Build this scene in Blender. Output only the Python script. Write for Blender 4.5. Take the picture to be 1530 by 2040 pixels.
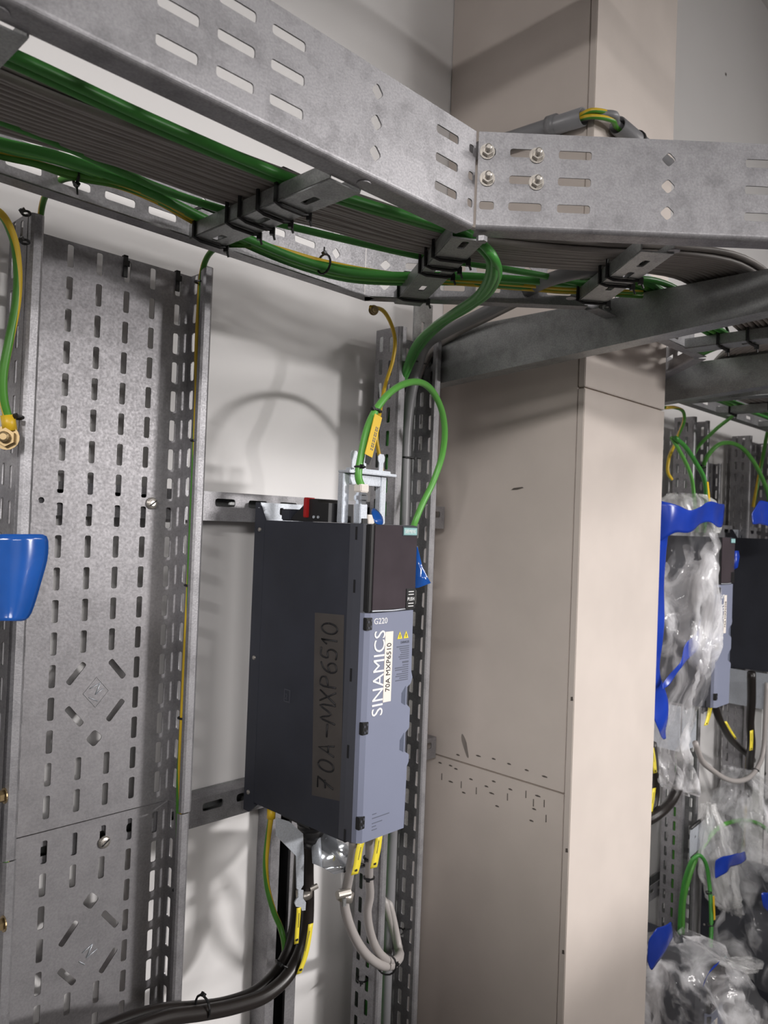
import bpy, bmesh, math, random
from mathutils import Vector, Matrix, noise

for o in list(bpy.data.objects): bpy.data.objects.remove(o)
SC = bpy.context.scene
COL = SC.collection
V = Vector
random.seed(7)

# ------------------------------------------------------------------ camera, world, lights, exposure
EYE = V((0, 0, 1.55))
FPX = 1540.0
_th, _roll, _pit = math.radians(44.3), .038, math.atan(24 / 1540)
_f0 = V((math.cos(_th), math.sin(_th), 0)); _R = V((math.sin(_th), -math.cos(_th), 0)); _Z = V((0, 0, 1))
FW = _f0 * math.cos(_pit) + _Z * math.sin(_pit); _U = _Z * math.cos(_pit) - _f0 * math.sin(_pit)
CX = _R * math.cos(_roll) + _U * math.sin(_roll); CY = -_R * math.sin(_roll) + _U * math.cos(_roll)
cam = bpy.data.cameras.new('camera'); camo = bpy.data.objects.new('camera', cam); COL.objects.link(camo)
camo.matrix_world = Matrix(((CX.x, CY.x, -FW.x, EYE.x), (CX.y, CY.y, -FW.y, EYE.y), (CX.z, CY.z, -FW.z, EYE.z), (0, 0, 0, 1)))
cam.sensor_fit = 'HORIZONTAL'; cam.sensor_width = 36; cam.lens = 36 * FPX / 1530; cam.clip_start = .02
cam.dof.use_dof = True; cam.dof.focus_distance = 1.0; cam.dof.aperture_fstop = 14
SC.camera = camo
w = bpy.data.worlds.new('world'); SC.world = w; w.use_nodes = True
w.node_tree.nodes['Background'].inputs[0].default_value = (.75, .8, .9, 1); w.node_tree.nodes['Background'].inputs[1].default_value = .15
SC.view_settings.view_transform = 'Standard'; SC.view_settings.look = 'None'; SC.view_settings.gamma = 1
SC.view_settings.use_curve_mapping = False; SC.view_settings.exposure = 0.0

# room lamps: x, y, z, length along, watts, aim (towards), size across
LAMPS = [   # name, place, length, width, watts, aimed at, beam angle of its reflector
    ('key', (2.15, -2.25, 2.62), 1.2, 0.14, 6.2, (1.432, -0.383, 1.418), 74),
    ('low', (2.6, -2.9, 2.02), 0.45, 0.14, 20.5, (1.801, -1.067, 1.045), 72),
    ('left', (-2.2, -1.3, 2.72), 1.2, 0.14, 16, (-0.524, -0.208, 1.518), 70),
    ('far', (2.75, -1.0, 2.85), 1.2, 0.14, 15, (2.502, 0.985, 1.049), 140),  # added fill for the next bay, not a known lamp
    ('aisle', (-0.5, -3.0, 2.3), 1.8, 0.5, 8.6, (0.075, -1.084, 1.237), 76),  # added frontal fill for the wall beside the drive, no known source
]
def add_light(loc, lx, ly, watts, aim, beam):
    l = bpy.data.lights.new('lamp_light', 'AREA'); l.shape = 'RECTANGLE'; l.size = lx; l.size_y = ly; l.energy = watts
    l.spread = math.radians(beam); l.color = (1.0, .965, .945)
    o = bpy.data.objects.new('lamp_light', l); COL.objects.link(o); o.location = loc
    o.rotation_euler = (V(aim) - V(loc)).to_track_quat('-Z', 'Y').to_euler()
    return o
for (_n, loc, lx, ly, wt, aim, beam) in LAMPS: add_light(loc, lx, ly, wt, aim, beam)

# ------------------------------------------------------------------ measuring helpers (photo frame 1530x2040 -> a plane of the room)
def at(u, v, X=None, Y=None, Z=None):
    d = FW + CX * ((u - 765) / FPX) - CY * ((v - 1020) / FPX)
    t = (X - EYE.x) / d.x if X is not None else (Y - EYE.y) / d.y if Y is not None else (Z - EYE.z) / d.z
    return EYE + d * t

# ------------------------------------------------------------------ materials
def mat(name, col, rough=.5, metal=0.0, noise_scale=0, noise_amt=0.0, bump=0.0, col2=None, spec=.5, detail=4, coat=0):
    m = bpy.data.materials.new(name); m.use_nodes = True
    nt = m.node_tree; b = nt.nodes['Principled BSDF']
    b.inputs['Base Color'].default_value = (*col, 1); b.inputs['Roughness'].default_value = rough; b.inputs['Metallic'].default_value = metal
    b.inputs['Specular IOR Level'].default_value = spec
    if coat: b.inputs['Coat Weight'].default_value = coat
    if noise_scale:
        tc = nt.nodes.new('ShaderNodeTexCoord'); n = nt.nodes.new('ShaderNodeTexNoise')
        n.inputs['Scale'].default_value = noise_scale; n.inputs['Detail'].default_value = detail
        nt.links.new(tc.outputs['Object'], n.inputs['Vector'])
        r = nt.nodes.new('ShaderNodeValToRGB')
        c2 = col2 or tuple(c * (1 - noise_amt) for c in col)
        r.color_ramp.elements[0].position = .32; r.color_ramp.elements[0].color = (*c2, 1)
        r.color_ramp.elements[1].position = .68; r.color_ramp.elements[1].color = (*col, 1)
        nt.links.new(n.outputs['Fac'], r.inputs['Fac']); nt.links.new(r.outputs['Color'], b.inputs['Base Color'])
        if bump:
            bp = nt.nodes.new('ShaderNodeBump'); bp.inputs['Strength'].default_value = bump; bp.inputs['Distance'].default_value = .002
            nt.links.new(n.outputs['Fac'], bp.inputs['Height']); nt.links.new(bp.outputs['Normal'], b.inputs['Normal'])
    return m
def steel(name, col, rough, metal, stain=.35, fine=420):
    """zinc coated sheet: fine spangle plus large dull stains"""
    m = mat(name, col, rough, metal); nt = m.node_tree; b = nt.nodes['Principled BSDF']
    tc = nt.nodes.new('ShaderNodeTexCoord')
    n1 = nt.nodes.new('ShaderNodeTexNoise'); n1.inputs['Scale'].default_value = fine; n1.inputs['Detail'].default_value = 2
    n2 = nt.nodes.new('ShaderNodeTexNoise'); n2.inputs['Scale'].default_value = 26; n2.inputs['Detail'].default_value = 6; n2.inputs['Roughness'].default_value = .7
    for n in (n1, n2): nt.links.new(tc.outputs['Object'], n.inputs['Vector'])
    r1 = nt.nodes.new('ShaderNodeMapRange'); r1.inputs[1].default_value = .3; r1.inputs[2].default_value = .7; r1.inputs[3].default_value = .86; r1.inputs[4].default_value = 1.08
    r2 = nt.nodes.new('ShaderNodeMapRange'); r2.inputs[1].default_value = .35; r2.inputs[2].default_value = .55; r2.inputs[3].default_value = 1 - stain; r2.inputs[4].default_value = 1
    nt.links.new(n1.outputs['Fac'], r1.inputs[0]); nt.links.new(n2.outputs['Fac'], r2.inputs[0])
    mu = nt.nodes.new('ShaderNodeMath'); mu.operation = 'MULTIPLY'
    nt.links.new(r1.outputs[0], mu.inputs[0]); nt.links.new(r2.outputs[0], mu.inputs[1])
    mx = nt.nodes.new('ShaderNodeMix'); mx.data_type = 'RGBA'; mx.blend_type = 'MULTIPLY'; mx.inputs[0].default_value = 1
    mx.inputs[6].default_value = (*col, 1); nt.links.new(mu.outputs[0], mx.inputs[7]); nt.links.new(mx.outputs[2], b.inputs['Base Color'])
    r3 = nt.nodes.new('ShaderNodeMapRange'); r3.inputs[3].default_value = rough + .12; r3.inputs[4].default_value = rough - .08
    nt.links.new(n1.outputs['Fac'], r3.inputs[0]); nt.links.new(r3.outputs[0], b.inputs['Roughness'])
    bp = nt.nodes.new('ShaderNodeBump'); bp.inputs['Strength'].default_value = .12; bp.inputs['Distance'].default_value = .001
    nt.links.new(n1.outputs['Fac'], bp.inputs['Height']); nt.links.new(bp.outputs['Normal'], b.inputs['Normal'])
    return m
def plastic_film(name, tint, lo, hi, rough=.1):
    """thin clear film: clear and milky patches, creased like foil"""
    m = bpy.data.materials.new(name); m.use_nodes = True; nt = m.node_tree; b = nt.nodes['Principled BSDF']
    b.inputs['Base Color'].default_value = (*tint, 1); b.inputs['Roughness'].default_value = rough; b.inputs['Specular IOR Level'].default_value = .8; b.inputs['Coat Weight'].default_value = .6; b.inputs['Coat Roughness'].default_value = .05
    tc = nt.nodes.new('ShaderNodeTexCoord'); n = nt.nodes.new('ShaderNodeTexNoise'); n.inputs['Scale'].default_value = 9; n.inputs['Detail'].default_value = 4
    n.inputs['Distortion'].default_value = 1.2
    mp = nt.nodes.new('ShaderNodeMapping'); mp.inputs['Scale'].default_value = (1, 1, .45)
    nt.links.new(tc.outputs['Object'], mp.inputs[0]); nt.links.new(mp.outputs[0], n.inputs['Vector'])
    r = nt.nodes.new('ShaderNodeMapRange'); r.inputs[1].default_value = .45; r.inputs[2].default_value = .66; r.inputs[3].default_value = lo; r.inputs[4].default_value = hi
    nt.links.new(n.outputs['Fac'], r.inputs[0]); nt.links.new(r.outputs[0], b.inputs['Alpha'])
    vo = nt.nodes.new('ShaderNodeTexVoronoi'); vo.inputs['Scale'].default_value = 15; vo.feature = 'DISTANCE_TO_EDGE'; nt.links.new(mp.outputs[0], vo.inputs['Vector'])
    ad = nt.nodes.new('ShaderNodeMath'); ad.operation = 'MULTIPLY_ADD'; ad.inputs[1].default_value = .35
    nt.links.new(vo.outputs['Distance'], ad.inputs[0]); nt.links.new(n.outputs['Fac'], ad.inputs[2])
    bp = nt.nodes.new('ShaderNodeBump'); bp.inputs['Strength'].default_value = .6; bp.inputs['Distance'].default_value = .02
    nt.links.new(ad.outputs[0], bp.inputs['Height']); nt.links.new(bp.outputs['Normal'], b.inputs['Normal'])
    return m
def striped(name, a, b_, scale, tilt=.4):
    """green and yellow earth wire: two-tone insulation, stripe along the wire"""
    m = mat(name, a, .4); nt = m.node_tree; b = nt.nodes['Principled BSDF']
    uv = nt.nodes.new('ShaderNodeUVMap'); sp = nt.nodes.new('ShaderNodeSeparateXYZ'); nt.links.new(uv.outputs[0], sp.inputs[0])
    # u goes round the wire, v along it in metres: slow twist
    mv = nt.nodes.new('ShaderNodeMath'); mv.operation = 'MULTIPLY'; mv.inputs[1].default_value = tilt; nt.links.new(sp.outputs[1], mv.inputs[0])
    ad = nt.nodes.new('ShaderNodeMath'); ad.operation = 'ADD'; nt.links.new(sp.outputs[0], ad.inputs[0]); nt.links.new(mv.outputs[0], ad.inputs[1])
    fr = nt.nodes.new('ShaderNodeMath'); fr.operation = 'FRACT'; nt.links.new(ad.outputs[0], fr.inputs[0])
    gt = nt.nodes.new('ShaderNodeMath'); gt.operation = 'GREATER_THAN'; gt.inputs[1].default_value = scale; nt.links.new(fr.outputs[0], gt.inputs[0])
    mx = nt.nodes.new('ShaderNodeMix'); mx.data_type = 'RGBA'; mx.inputs[6].default_value = (*a, 1); mx.inputs[7].default_value = (*b_, 1)
    nt.links.new(gt.outputs[0], mx.inputs[0]); nt.links.new(mx.outputs[2], b.inputs['Base Color'])
    return m
M = dict(
    wall=mat('painted_wall', (.82, .805, .80), .55, 0, 3, .03),
    wall_upper=mat('upper_wall', (.66, .63, .60), .6, 0, 3, .05),
    column=mat('column_board', (.60, .535, .49), .6, 0, 9, .07, .04),
    board_edge=mat('board_edge', (.34, .28, .23), .7, 0, 40, .2),
    ceil=mat('ceiling_paint', (.75, .73, .71), .7),
    floor=mat('grey_floor', (.36, .345, .335), .5, 0, 6, .15),
    galv=steel('galvanised_steel', (.335, .33, .345), .45, .55, .28),
    galv_flat=steel('galvanised_sheet', (.295, .287, .30), .46, .45, .14, 300),
    galv_dark=steel('galvanised_dull', (.36, .37, .37), .45, .75, .25),
    galv_bright=steel('zinc_bright', (.62, .66, .72), .36, .45, .1),
    mirror=mat('polished_zinc', (.80, .84, .90), .12, .85),
    nickel=mat('nickel_bolt', (.50, .47, .43), .38, .8),
    brass=mat('brass', (.35, .26, .14), .4, .8),
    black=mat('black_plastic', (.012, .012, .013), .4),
    black_cable=mat('black_cable', (.014, .011, .010), .35),
    charcoal=mat('charcoal_housing', (.030, .033, .046), .52, 0, 14, .22),
    charcoal_light=mat('charcoal_frame', (.060, .063, .078), .45),
    cover=mat('bluegrey_cover', (.21, .23, .315), .42, 0, 8, .04),
    cover_dark=mat('grip_grey', (.14, .16, .22), .5),
    film_dark=mat('dark_display_film', (.060, .048, .056), .2, 0, 16, .25),
    white=mat('white_print', (.80, .80, .80), .6),
    white_label=mat('white_label', (.82, .76, .70), .5),
    ink=mat('black_ink', (.01, .01, .012), .6),
    greyprint=mat('grey_print', (.10, .11, .15), .6),
    tape_grey=mat('translucent_tape', (.070, .062, .058), .5, 0, 30, .18),
    teal=mat('teal_badge', (.30, .52, .52), .4),
    darkteal=mat('dark_badge', (.03, .06, .07), .4),
    yellow=mat('yellow_marker', (.80, .52, .02), .45),
    lemon=mat('lemon_tag', (.80, .66, .05), .45),
    red=mat('red_plastic', (.35, .01, .01), .4),
    green=mat('green_cable', (.055, .27, .045), .38),
    green_l=mat('light_green_cable', (.12, .40, .07), .38),
    grey_cable=mat('grey_cable', (.29, .265, .25), .5, 0, 30, .12),
    grey_conduit=mat('grey_conduit', (.20, .20, .21), .38),
    silver_cable=mat('light_grey_cable', (.35, .325, .315), .42),
    yg=striped('green_yellow_wire', (.66, .45, .03), (.07, .25, .03), .52, 2.2),
    gold=mat('yellow_wire', (.62, .40, .02), .4),
    blue=mat('blue_film', (.015, .10, .42), .16, 0, 18, .25, 0, None, .5, 3, .5),
    blue_tape=mat('blue_tape', (.012, .05, .42), .25, 0, 12, .3, .3),
    bag=plastic_film('clear_plastic', (.95, .95, .98), .06, .80),
    bag_dense=plastic_film('milky_plastic', (.92, .92, .92), .25, .8, .14),
    stain=mat('dark_mark', (.10, .085, .075), .7),
    smudge=mat('smudge', (.26, .23, .21), .7, 0, 60, .3),
    lamp=mat('lamp_housing', (.8, .8, .8), .4),
)
M['white_post'] = mat('white_post', (.78, .78, .77), .45)

# ------------------------------------------------------------------ builders
def tag(o, label=None, cat=None, group=None, kind=None):
    if label: o['label'] = label
    if cat: o['category'] = cat
    if group: o['group'] = group
    if kind: o['kind'] = kind
    return o
def empty(name, loc, label=None, cat=None, group=None, kind=None):
    o = bpy.data.objects.new(name, None); COL.objects.link(o); o.location = loc; o.empty_display_size = .05
    return tag(o, label, cat, group, kind)
def link(name, me, m, parent=None, smooth=False):
    """me is in room coordinates; the object gets its own origin"""
    if m is not None:
        me.materials.clear(); me.materials.append(m)
    if smooth:
        for p in me.polygons: p.use_smooth = True
    o = bpy.data.objects.new(name, me); COL.objects.link(o)
    if parent is not None:
        o.parent = parent
        p = parent; off = V((0, 0, 0))
        while p is not None: off += p.location; p = p.parent
        o.location = -off
    else:
        xs = [v.co for v in me.vertices]
        c = V(((min(v.x for v in xs) + max(v.x for v in xs)) / 2, (min(v.y for v in xs) + max(v.y for v in xs)) / 2, min(v.z for v in xs)))
        me.transform(Matrix.Translation(-c)); o.location = c
    return o
def mesh(name, vs, fs):
    me = bpy.data.meshes.new(name); me.from_pydata([tuple(v) for v in vs], [], fs); me.update(); return me
def bm_mesh(name, bm):
    bmesh.ops.recalc_face_normals(bm, faces=bm.faces)
    me = bpy.data.meshes.new(name); bm.to_mesh(me); bm.free(); return me
def bm_box(bm, x0, x1, y0, y1, z0, z1):
    r = bmesh.ops.create_cube(bm, size=1)
    for v in r['verts']: v.co = V(((x0 + x1) / 2 + v.co.x * (x1 - x0), (y0 + y1) / 2 + v.co.y * (y1 - y0), (z0 + z1) / 2 + v.co.z * (z1 - z0)))
    return r['verts']
def box(name, x0, x1, y0, y1, z0, z1, m, parent=None, bev=0):
    bm = bmesh.new(); bm_box(bm, x0, x1, y0, y1, z0, z1)
    if bev: bmesh.ops.bevel(bm, geom=bm.edges[:], offset=bev, segments=2, affect='EDGES')
    return link(name, bm_mesh(name, bm), m, parent)
def frame(o, ex, ey):
    ex = V(ex).normalized(); ey = V(ey).normalized(); ez = ex.cross(ey)
    o = V(o)
    return Matrix(((ex.x, ey.x, ez.x, o.x), (ex.y, ey.y, ez.y, o.y), (ex.z, ey.z, ez.z, o.z), (0, 0, 0, 1)))
def prism_mesh(name, pts, h0, h1, mtx):
    n = len(pts); vs = [mtx @ V((p[0], p[1], h0)) for p in pts] + [mtx @ V((p[0], p[1], h1)) for p in pts]
    fs = [tuple(range(n - 1, -1, -1)), tuple(range(n, 2 * n))] + [(i, (i + 1) % n, n + (i + 1) % n, n + i) for i in range(n)]
    bm = bmesh.new(); me = mesh(name, vs, fs); bm.from_mesh(me); bpy.data.meshes.remove(me)
    return bm_mesh(name, bm)
def prism(name, pts, h0, h1, mtx, m, parent=None): return link(name, prism_mesh(name, pts, h0, h1, mtx), m, parent)
def slot(cx, cy, lx, ly, r=None, rot=0, seg=3):
    """rounded rectangle outline"""
    r = min(lx, ly) * .32 if r is None else r
    out = []
    for sx, sy, a0 in ((1, 1, 0), (-1, 1, 90), (-1, -1, 180), (1, -1, 270)):
        for k in range(seg + 1):
            a = math.radians(a0 + 90 * k / seg)
            out.append((sx * (lx / 2 - r) + r * math.cos(a), sy * (ly / 2 - r) + r * math.sin(a)))
    c, s = math.cos(rot), math.sin(rot)
    return [(cx + x * c - y * s, cy + x * s + y * c) for x, y in out]
def rect(x0, y0, x1, y1): return [(x0, y0), (x1, y0), (x1, y1), (x0, y1)]
def plate_mesh(name, outline, holes, t, mtx):
    """flat sheet with real punched holes, thickness t centred on the local xy plane"""
    cu = bpy.data.curves.new(name, 'CURVE'); cu.dimensions = '2D'; cu.fill_mode = 'BOTH'; cu.extrude = t / 2
    for poly in [outline] + list(holes):
        s = cu.splines.new('POLY'); s.points.add(len(poly) - 1); s.use_cyclic_u = True
        for i, p in enumerate(poly): s.points[i].co = (p[0], p[1], 0, 1)
    ob = bpy.data.objects.new(name, cu); me = bpy.data.meshes.new_from_object(ob)
    bpy.data.objects.remove(ob); bpy.data.curves.remove(cu)
    me.transform(mtx); me.name = name
    return me
def plate(name, outline, holes, t, mtx, m, parent=None): return link(name, plate_mesh(name, outline, holes, t, mtx), m, parent)
def spline(pts, n=6):
    """centripetal curve through the points"""
    P = [V(p) for p in pts]
    if len(P) < 3: return P
    P = [P[0] * 2 - P[1]] + P + [P[-1] * 2 - P[-2]]
    out = []
    for i in range(1, len(P) - 2):
        p0, p1, p2, p3 = P[i - 1:i + 3]
        t1 = max((p1 - p0).length, 1e-6) ** .5; t2 = t1 + max((p2 - p1).length, 1e-6) ** .5; t3 = t2 + max((p3 - p2).length, 1e-6) ** .5
        for k in range(n):
            t = t1 + (t2 - t1) * k / n
            a1 = p0 * ((t1 - t) / t1) + p1 * (t / t1); a2 = p1 * ((t2 - t) / (t2 - t1)) + p2 * ((t - t1) / (t2 - t1)); a3 = p2 * ((t3 - t) / (t3 - t2)) + p3 * ((t - t2) / (t3 - t2))
            b1 = a1 * ((t2 - t) / t2) + a2 * (t / t2); b2 = a2 * ((t3 - t) / (t3 - t1)) + a3 * ((t - t1) / (t3 - t1))
            out.append(b1 * ((t2 - t) / (t2 - t1)) + b2 * ((t - t1) / (t2 - t1)))
    out.append(P[-2]); return out
def tube_mesh(name, pts, r, sides=8, closed=False, flat=None, cap=True):
    P = [V(p) for p in pts]; n = len(P); vs, fs = [], []
    rr = r if isinstance(r, (list, tuple)) else [r] * n
    up = None; L = 0; ln = []
    for i in range(n):
        a = P[(i - 1) % n] if (closed or i) else P[0]; b = P[(i + 1) % n] if (closed or i < n - 1) else P[-1]
        t = (b - a).normalized()
        if up is None: up = V((0, 0, 1)) if abs(t.z) < .9 else V((1, 0, 0))
        up = (up - t * up.dot(t)).normalized(); sd = t.cross(up)
        if i: L += (P[i] - P[i - 1]).length
        ln.append(L)
        for k in range(sides):
            an = 2 * math.pi * k / sides
            vs.append(P[i] + (up * math.cos(an) * (flat or 1) + sd * math.sin(an)) * rr[i])
    rng = n if closed else n - 1
    for i in range(rng):
        for k in range(sides):
            j = (i + 1) % n
            fs.append((i * sides + k, i * sides + (k + 1) % sides, j * sides + (k + 1) % sides, j * sides + k))
    if not closed and cap: fs += [tuple(range(sides - 1, -1, -1)), tuple((n - 1) * sides + k for k in range(sides))]
    me = mesh(name, vs, fs)
    uv = me.uv_layers.new(name='UVMap')
    for p in me.polygons:
        ks = [(me.loops[l].vertex_index % sides, me.loops[l].vertex_index // sides) for l in p.loop_indices]
        wrap = max(k for k, _ in ks) - min(k for k, _ in ks) > sides / 2
        for l, (k, i) in zip(p.loop_indices, ks): uv.data[l].uv = ((k + (sides if wrap and k == 0 else 0)) / sides, ln[i])
    return me
def tube(name, pts, r, m, parent=None, sides=8, closed=False, n=6, flat=None):
    return link(name, tube_mesh(name, spline(pts, n) if n else pts, r, sides, closed, flat), m, parent, True)
def cyl(name, p, axis, r, h, m, parent=None, sides=16, r2=None):
    p = V(p); a = V(axis).normalized()
    me = tube_mesh(name, [p, p + a * h], [r, r2 if r2 is not None else r], sides)
    return link(name, me, m, parent)
def join_meshes(name, mes):
    bm = bmesh.new()
    for me in mes: bm.from_mesh(me); bpy.data.meshes.remove(me)
    me = bpy.data.meshes.new(name); bm.to_mesh(me); bm.free(); return me
def text(name, body, size, mtx, m, parent, xs=1.0, depth=.0002, align='LEFT'):
    cu = bpy.data.curves.new(name, 'FONT'); cu.body = body; cu.size = size; cu.extrude = depth; cu.align_x = align; cu.resolution_u = 3
    ob = bpy.data.objects.new(name, cu); me = bpy.data.meshes.new_from_object(ob); bpy.data.objects.remove(ob); bpy.data.curves.remove(cu)
    me.transform(mtx @ Matrix.Diagonal((xs, 1, 1, 1)))
    return link(name, me, m, parent)
def copy_tree(o, parent=None, offset=V((0, 0, 0))):
    c = o.copy(); COL.objects.link(c)
    if parent is not None: c.parent = parent
    else: c.location = o.location + V(offset)
    for ch in list(o.children): copy_tree(ch, c)
    return c
def hexbolt(name, p, axis, parent, r=.0085, m=None):
    """washer, hexagon nut and thread end, as one bolt"""
    m = m or M['nickel']; p = V(p); a = V(axis).normalized()
    o = link(name, join_meshes(name, [tube_mesh('w', [p, p + a * .0015], r * 1.3, 18), tube_mesh('n', [p + a * .0015, p + a * .0075], r, 6),
                                     tube_mesh('t', spline([p + a * .007, p + a * .012, p + a * .014], 2), [r * .6, r * .6, r * .6, r * .55, r * .35], 12)]), m, parent)
    return o
TIES = 'black cable ties'
def tie_ring(p, axis, r, label, head=(0, 0, 1), tail=0.012, group=TIES):
    p = V(p); a = V(axis).normalized(); h = V(head); h = (h - a * h.dot(a)).normalized(); s = a.cross(h)
    ring = [p + (h * math.cos(2 * math.pi * k / 14) + s * math.sin(2 * math.pi * k / 14)) * r for k in range(14)]
    hp = p + h * (r + .002)
    mes = [tube_mesh('r', ring, .0016, 6, True), tube_mesh('h', [hp - s * .003, hp + s * .003], .0032, 4), tube_mesh('t', [hp, hp + h * tail], .0012, 5)]
    o = link('cable_tie', join_meshes('cable_tie', mes), M['black']); return tag(o, label, 'cable tie', group)
def tie_loop(c, along, across, wid, z0, z1, label, group=TIES, drop=.008):
    """rectangular strap loop round a rung and the cables lying on it, knot head under the rung"""
    c = V(c); x = V(across).normalized(); l = V(along).normalized()
    loop = [c + x * wid * sx + V((0, 0, z)) for sx, z in ((-.5, z0 + .002), (-.3, z0), (.3, z0), (.5, z0 + .002), (.5, z1 - .006), (.3, z1), (-.3, z1), (-.5, z1 - .006))]
    h = c + x * wid * .5 + V((0, 0, z0 + .001))
    mes = [tube_mesh('r', loop, .0024, 6, True), tube_mesh('h', [h - V((0, 0, .005)), h + V((0, 0, .004))], .0042, 4), tube_mesh('t', [h, h - V((0, 0, drop)) + x * .004], .0015, 5)]
    o = link('cable_tie', join_meshes('cable_tie', mes), M['black']); return tag(o, label, 'cable tie', group)

# ------------------------------------------------------------------ the setting
WY = 1.06          # back wall face
FZ = -.25
def struct(o): return tag(o, kind='structure')
struct(box('floor', -3.2, 6.2, -4.6, 1.3, FZ - .1, FZ, M['floor']))
struct(box('ceiling', -3.2, 6.2, -4.6, 1.3, 3.6, 3.7, M['ceil']))
struct(box('wall_back', -3.2, 6.2, WY, WY + .12, FZ, 3.6, M['wall']))
struct(box('wall_left', -3.3, -3.2, -4.6, 1.3, FZ, 3.6, M['wall_upper']))
struct(box('wall_right', 6.2, 6.3, -4.6, 1.3, FZ, 3.6, M['wall_upper']))
struct(box('wall_front', -3.2, 6.2, -4.7, -4.6, FZ, 3.6, M['wall_upper']))

# boxed-in column: boards with real joints
CX0, CX1, CY0 = 1.24, 1.566, .716
colm = struct(empty('wall_column', (CX0 + .16, .9, FZ)))
box('column_core', CX0 + .006, CX1 - .006, CY0 + .006, WY - .001, FZ, 3.6, M['board_edge'], colm)
for z0, z1 in ((FZ, 1.0755), (1.0785, 3.6)): box('panel', CX0, CX0 + .012, CY0 + .0155, WY - .0015, z0, z1, M['column'], colm, .0008)
for z0, z1 in ((FZ, 1.8085), (1.8115, 3.6)): box('panel', CX0 - .0015, CX1, CY0, CY0 + .0135, z0, z1, M['column'], colm, .0012)
box('panel', CX1 - .012, CX1, CY0 + .0155, WY - .001, FZ, 3.6, M['column'], colm)
# staple holes, chips and the smudge on the side board (real dents standing just proud as dark filler)
marks = [(.924, 1.1), (.887, 1.103), (.851, 1.102), (.811, 1.1), (.772, 1.098), (1.021, 1.063), (.993, 1.064), (.979, 1.061), (.991, 1.032), (.94, 1.05), (.902, 1.046), (.885, 1.06),
         (.889, 1.036), (.957, 1.019), (.846, 1.055), (.875, 1.015), (.785, 1.059), (.792, 1.033), (.797, 1.01), (.975, 1.09)]
vmarks = [(1.015, 1.036), (.964, 1.033), (.926, 1.031), (.852, 1.039), (.811, 1.055), (.794, 1.044), (.771, 1.049), (.766, 1.023)]
mes = []
for i, (y, z) in enumerate(marks):
    s = .0045 if i % 4 else .006
    mes.append(prism_mesh('m', [(-s, -.0007), (-.3 * s, -.0016), (s, -.0010), (s * .8, .0008), (-.2 * s, .0017), (-s, .0006)], 0, .0004, frame((CX0 - .0003, y, z), (0, -1, 0), (0, 0, 1))))
for (y, z) in vmarks:
    mes.append(prism_mesh('m', [(-.0008, -.007), (.001, -.0066), (.0007, .007), (-.001, .0066)], 0, .0004, frame((CX0 - .0003, y, z), (0, -1, 0), (0, 0, 1))))
tag(link('filled_hole', join_meshes('filled_hole', mes), M['stain'], colm), kind='stuff')
sm = [(.020 * math.cos(a) * (1 + .2 * math.sin(3 * a)) * .45 - .5 * .028 * math.sin(a), .028 * math.sin(a)) for a in [k * .35 for k in range(18)]]
prism('scuff_mark', [(x * .6, y * .8) for x, y in sm], 0, .0003, frame((CX0 - .0003, .958, 1.112), (0, -1, 0), (0, 0, 1)), M['smudge'], colm)
prism('scuff_mark', [(-.014, -.003), (0, -.0025), (.015, .001), (.012, .003), (-.008, .001)], 0, .0003, frame((CX0 - .0003, .855, 1.628), (0, -1, 0), (0, 0, 1)), M['stain'], colm)
for z in (.98, .8, .6, 1.25): prism('chip', [(-.002, -.004), (.003, -.003), (.002, .004), (-.002, .003)], 0, .0005, frame((CX0 - .0016, CY0 + .005, z), (0, -1, 0), (0, 0, 1)), M['stain'], colm)

# lamps hung in the room; the aisle and far ones are added fill
for nm, loc, lx, ly, wt, aim, beam in LAMPS:
    d = (V(aim) - V(loc)).normalized(); q = d.to_track_quat('-Z', 'Y').to_matrix().to_4x4()
    t = empty('room_lamp', loc, {'key': 'long white batten lamp hung from the ceiling opposite the column', 'low': 'small white wall lamp across the room at head height',
              'left': 'long white batten lamp hung to the left behind the photographer', 'aisle': 'added fill lamp behind the camera, brightening the wall beside the drive', 'far': 'added fill lamp brightening the film-wrapped drives'}[nm], 'lamp')
    me = prism_mesh('housing', rect(-lx / 2 - .03, -ly / 2 - .02, lx / 2 + .03, ly / 2 + .02), .006, .06, Matrix.Translation(V(loc)) @ q)
    link('housing', me, M['lamp'], t)
    cyl('hanger', V(loc) - d * .04, (0, 0, 1), .006, 3.6 - loc[2] - .02, M['lamp'], t, 8)

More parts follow.
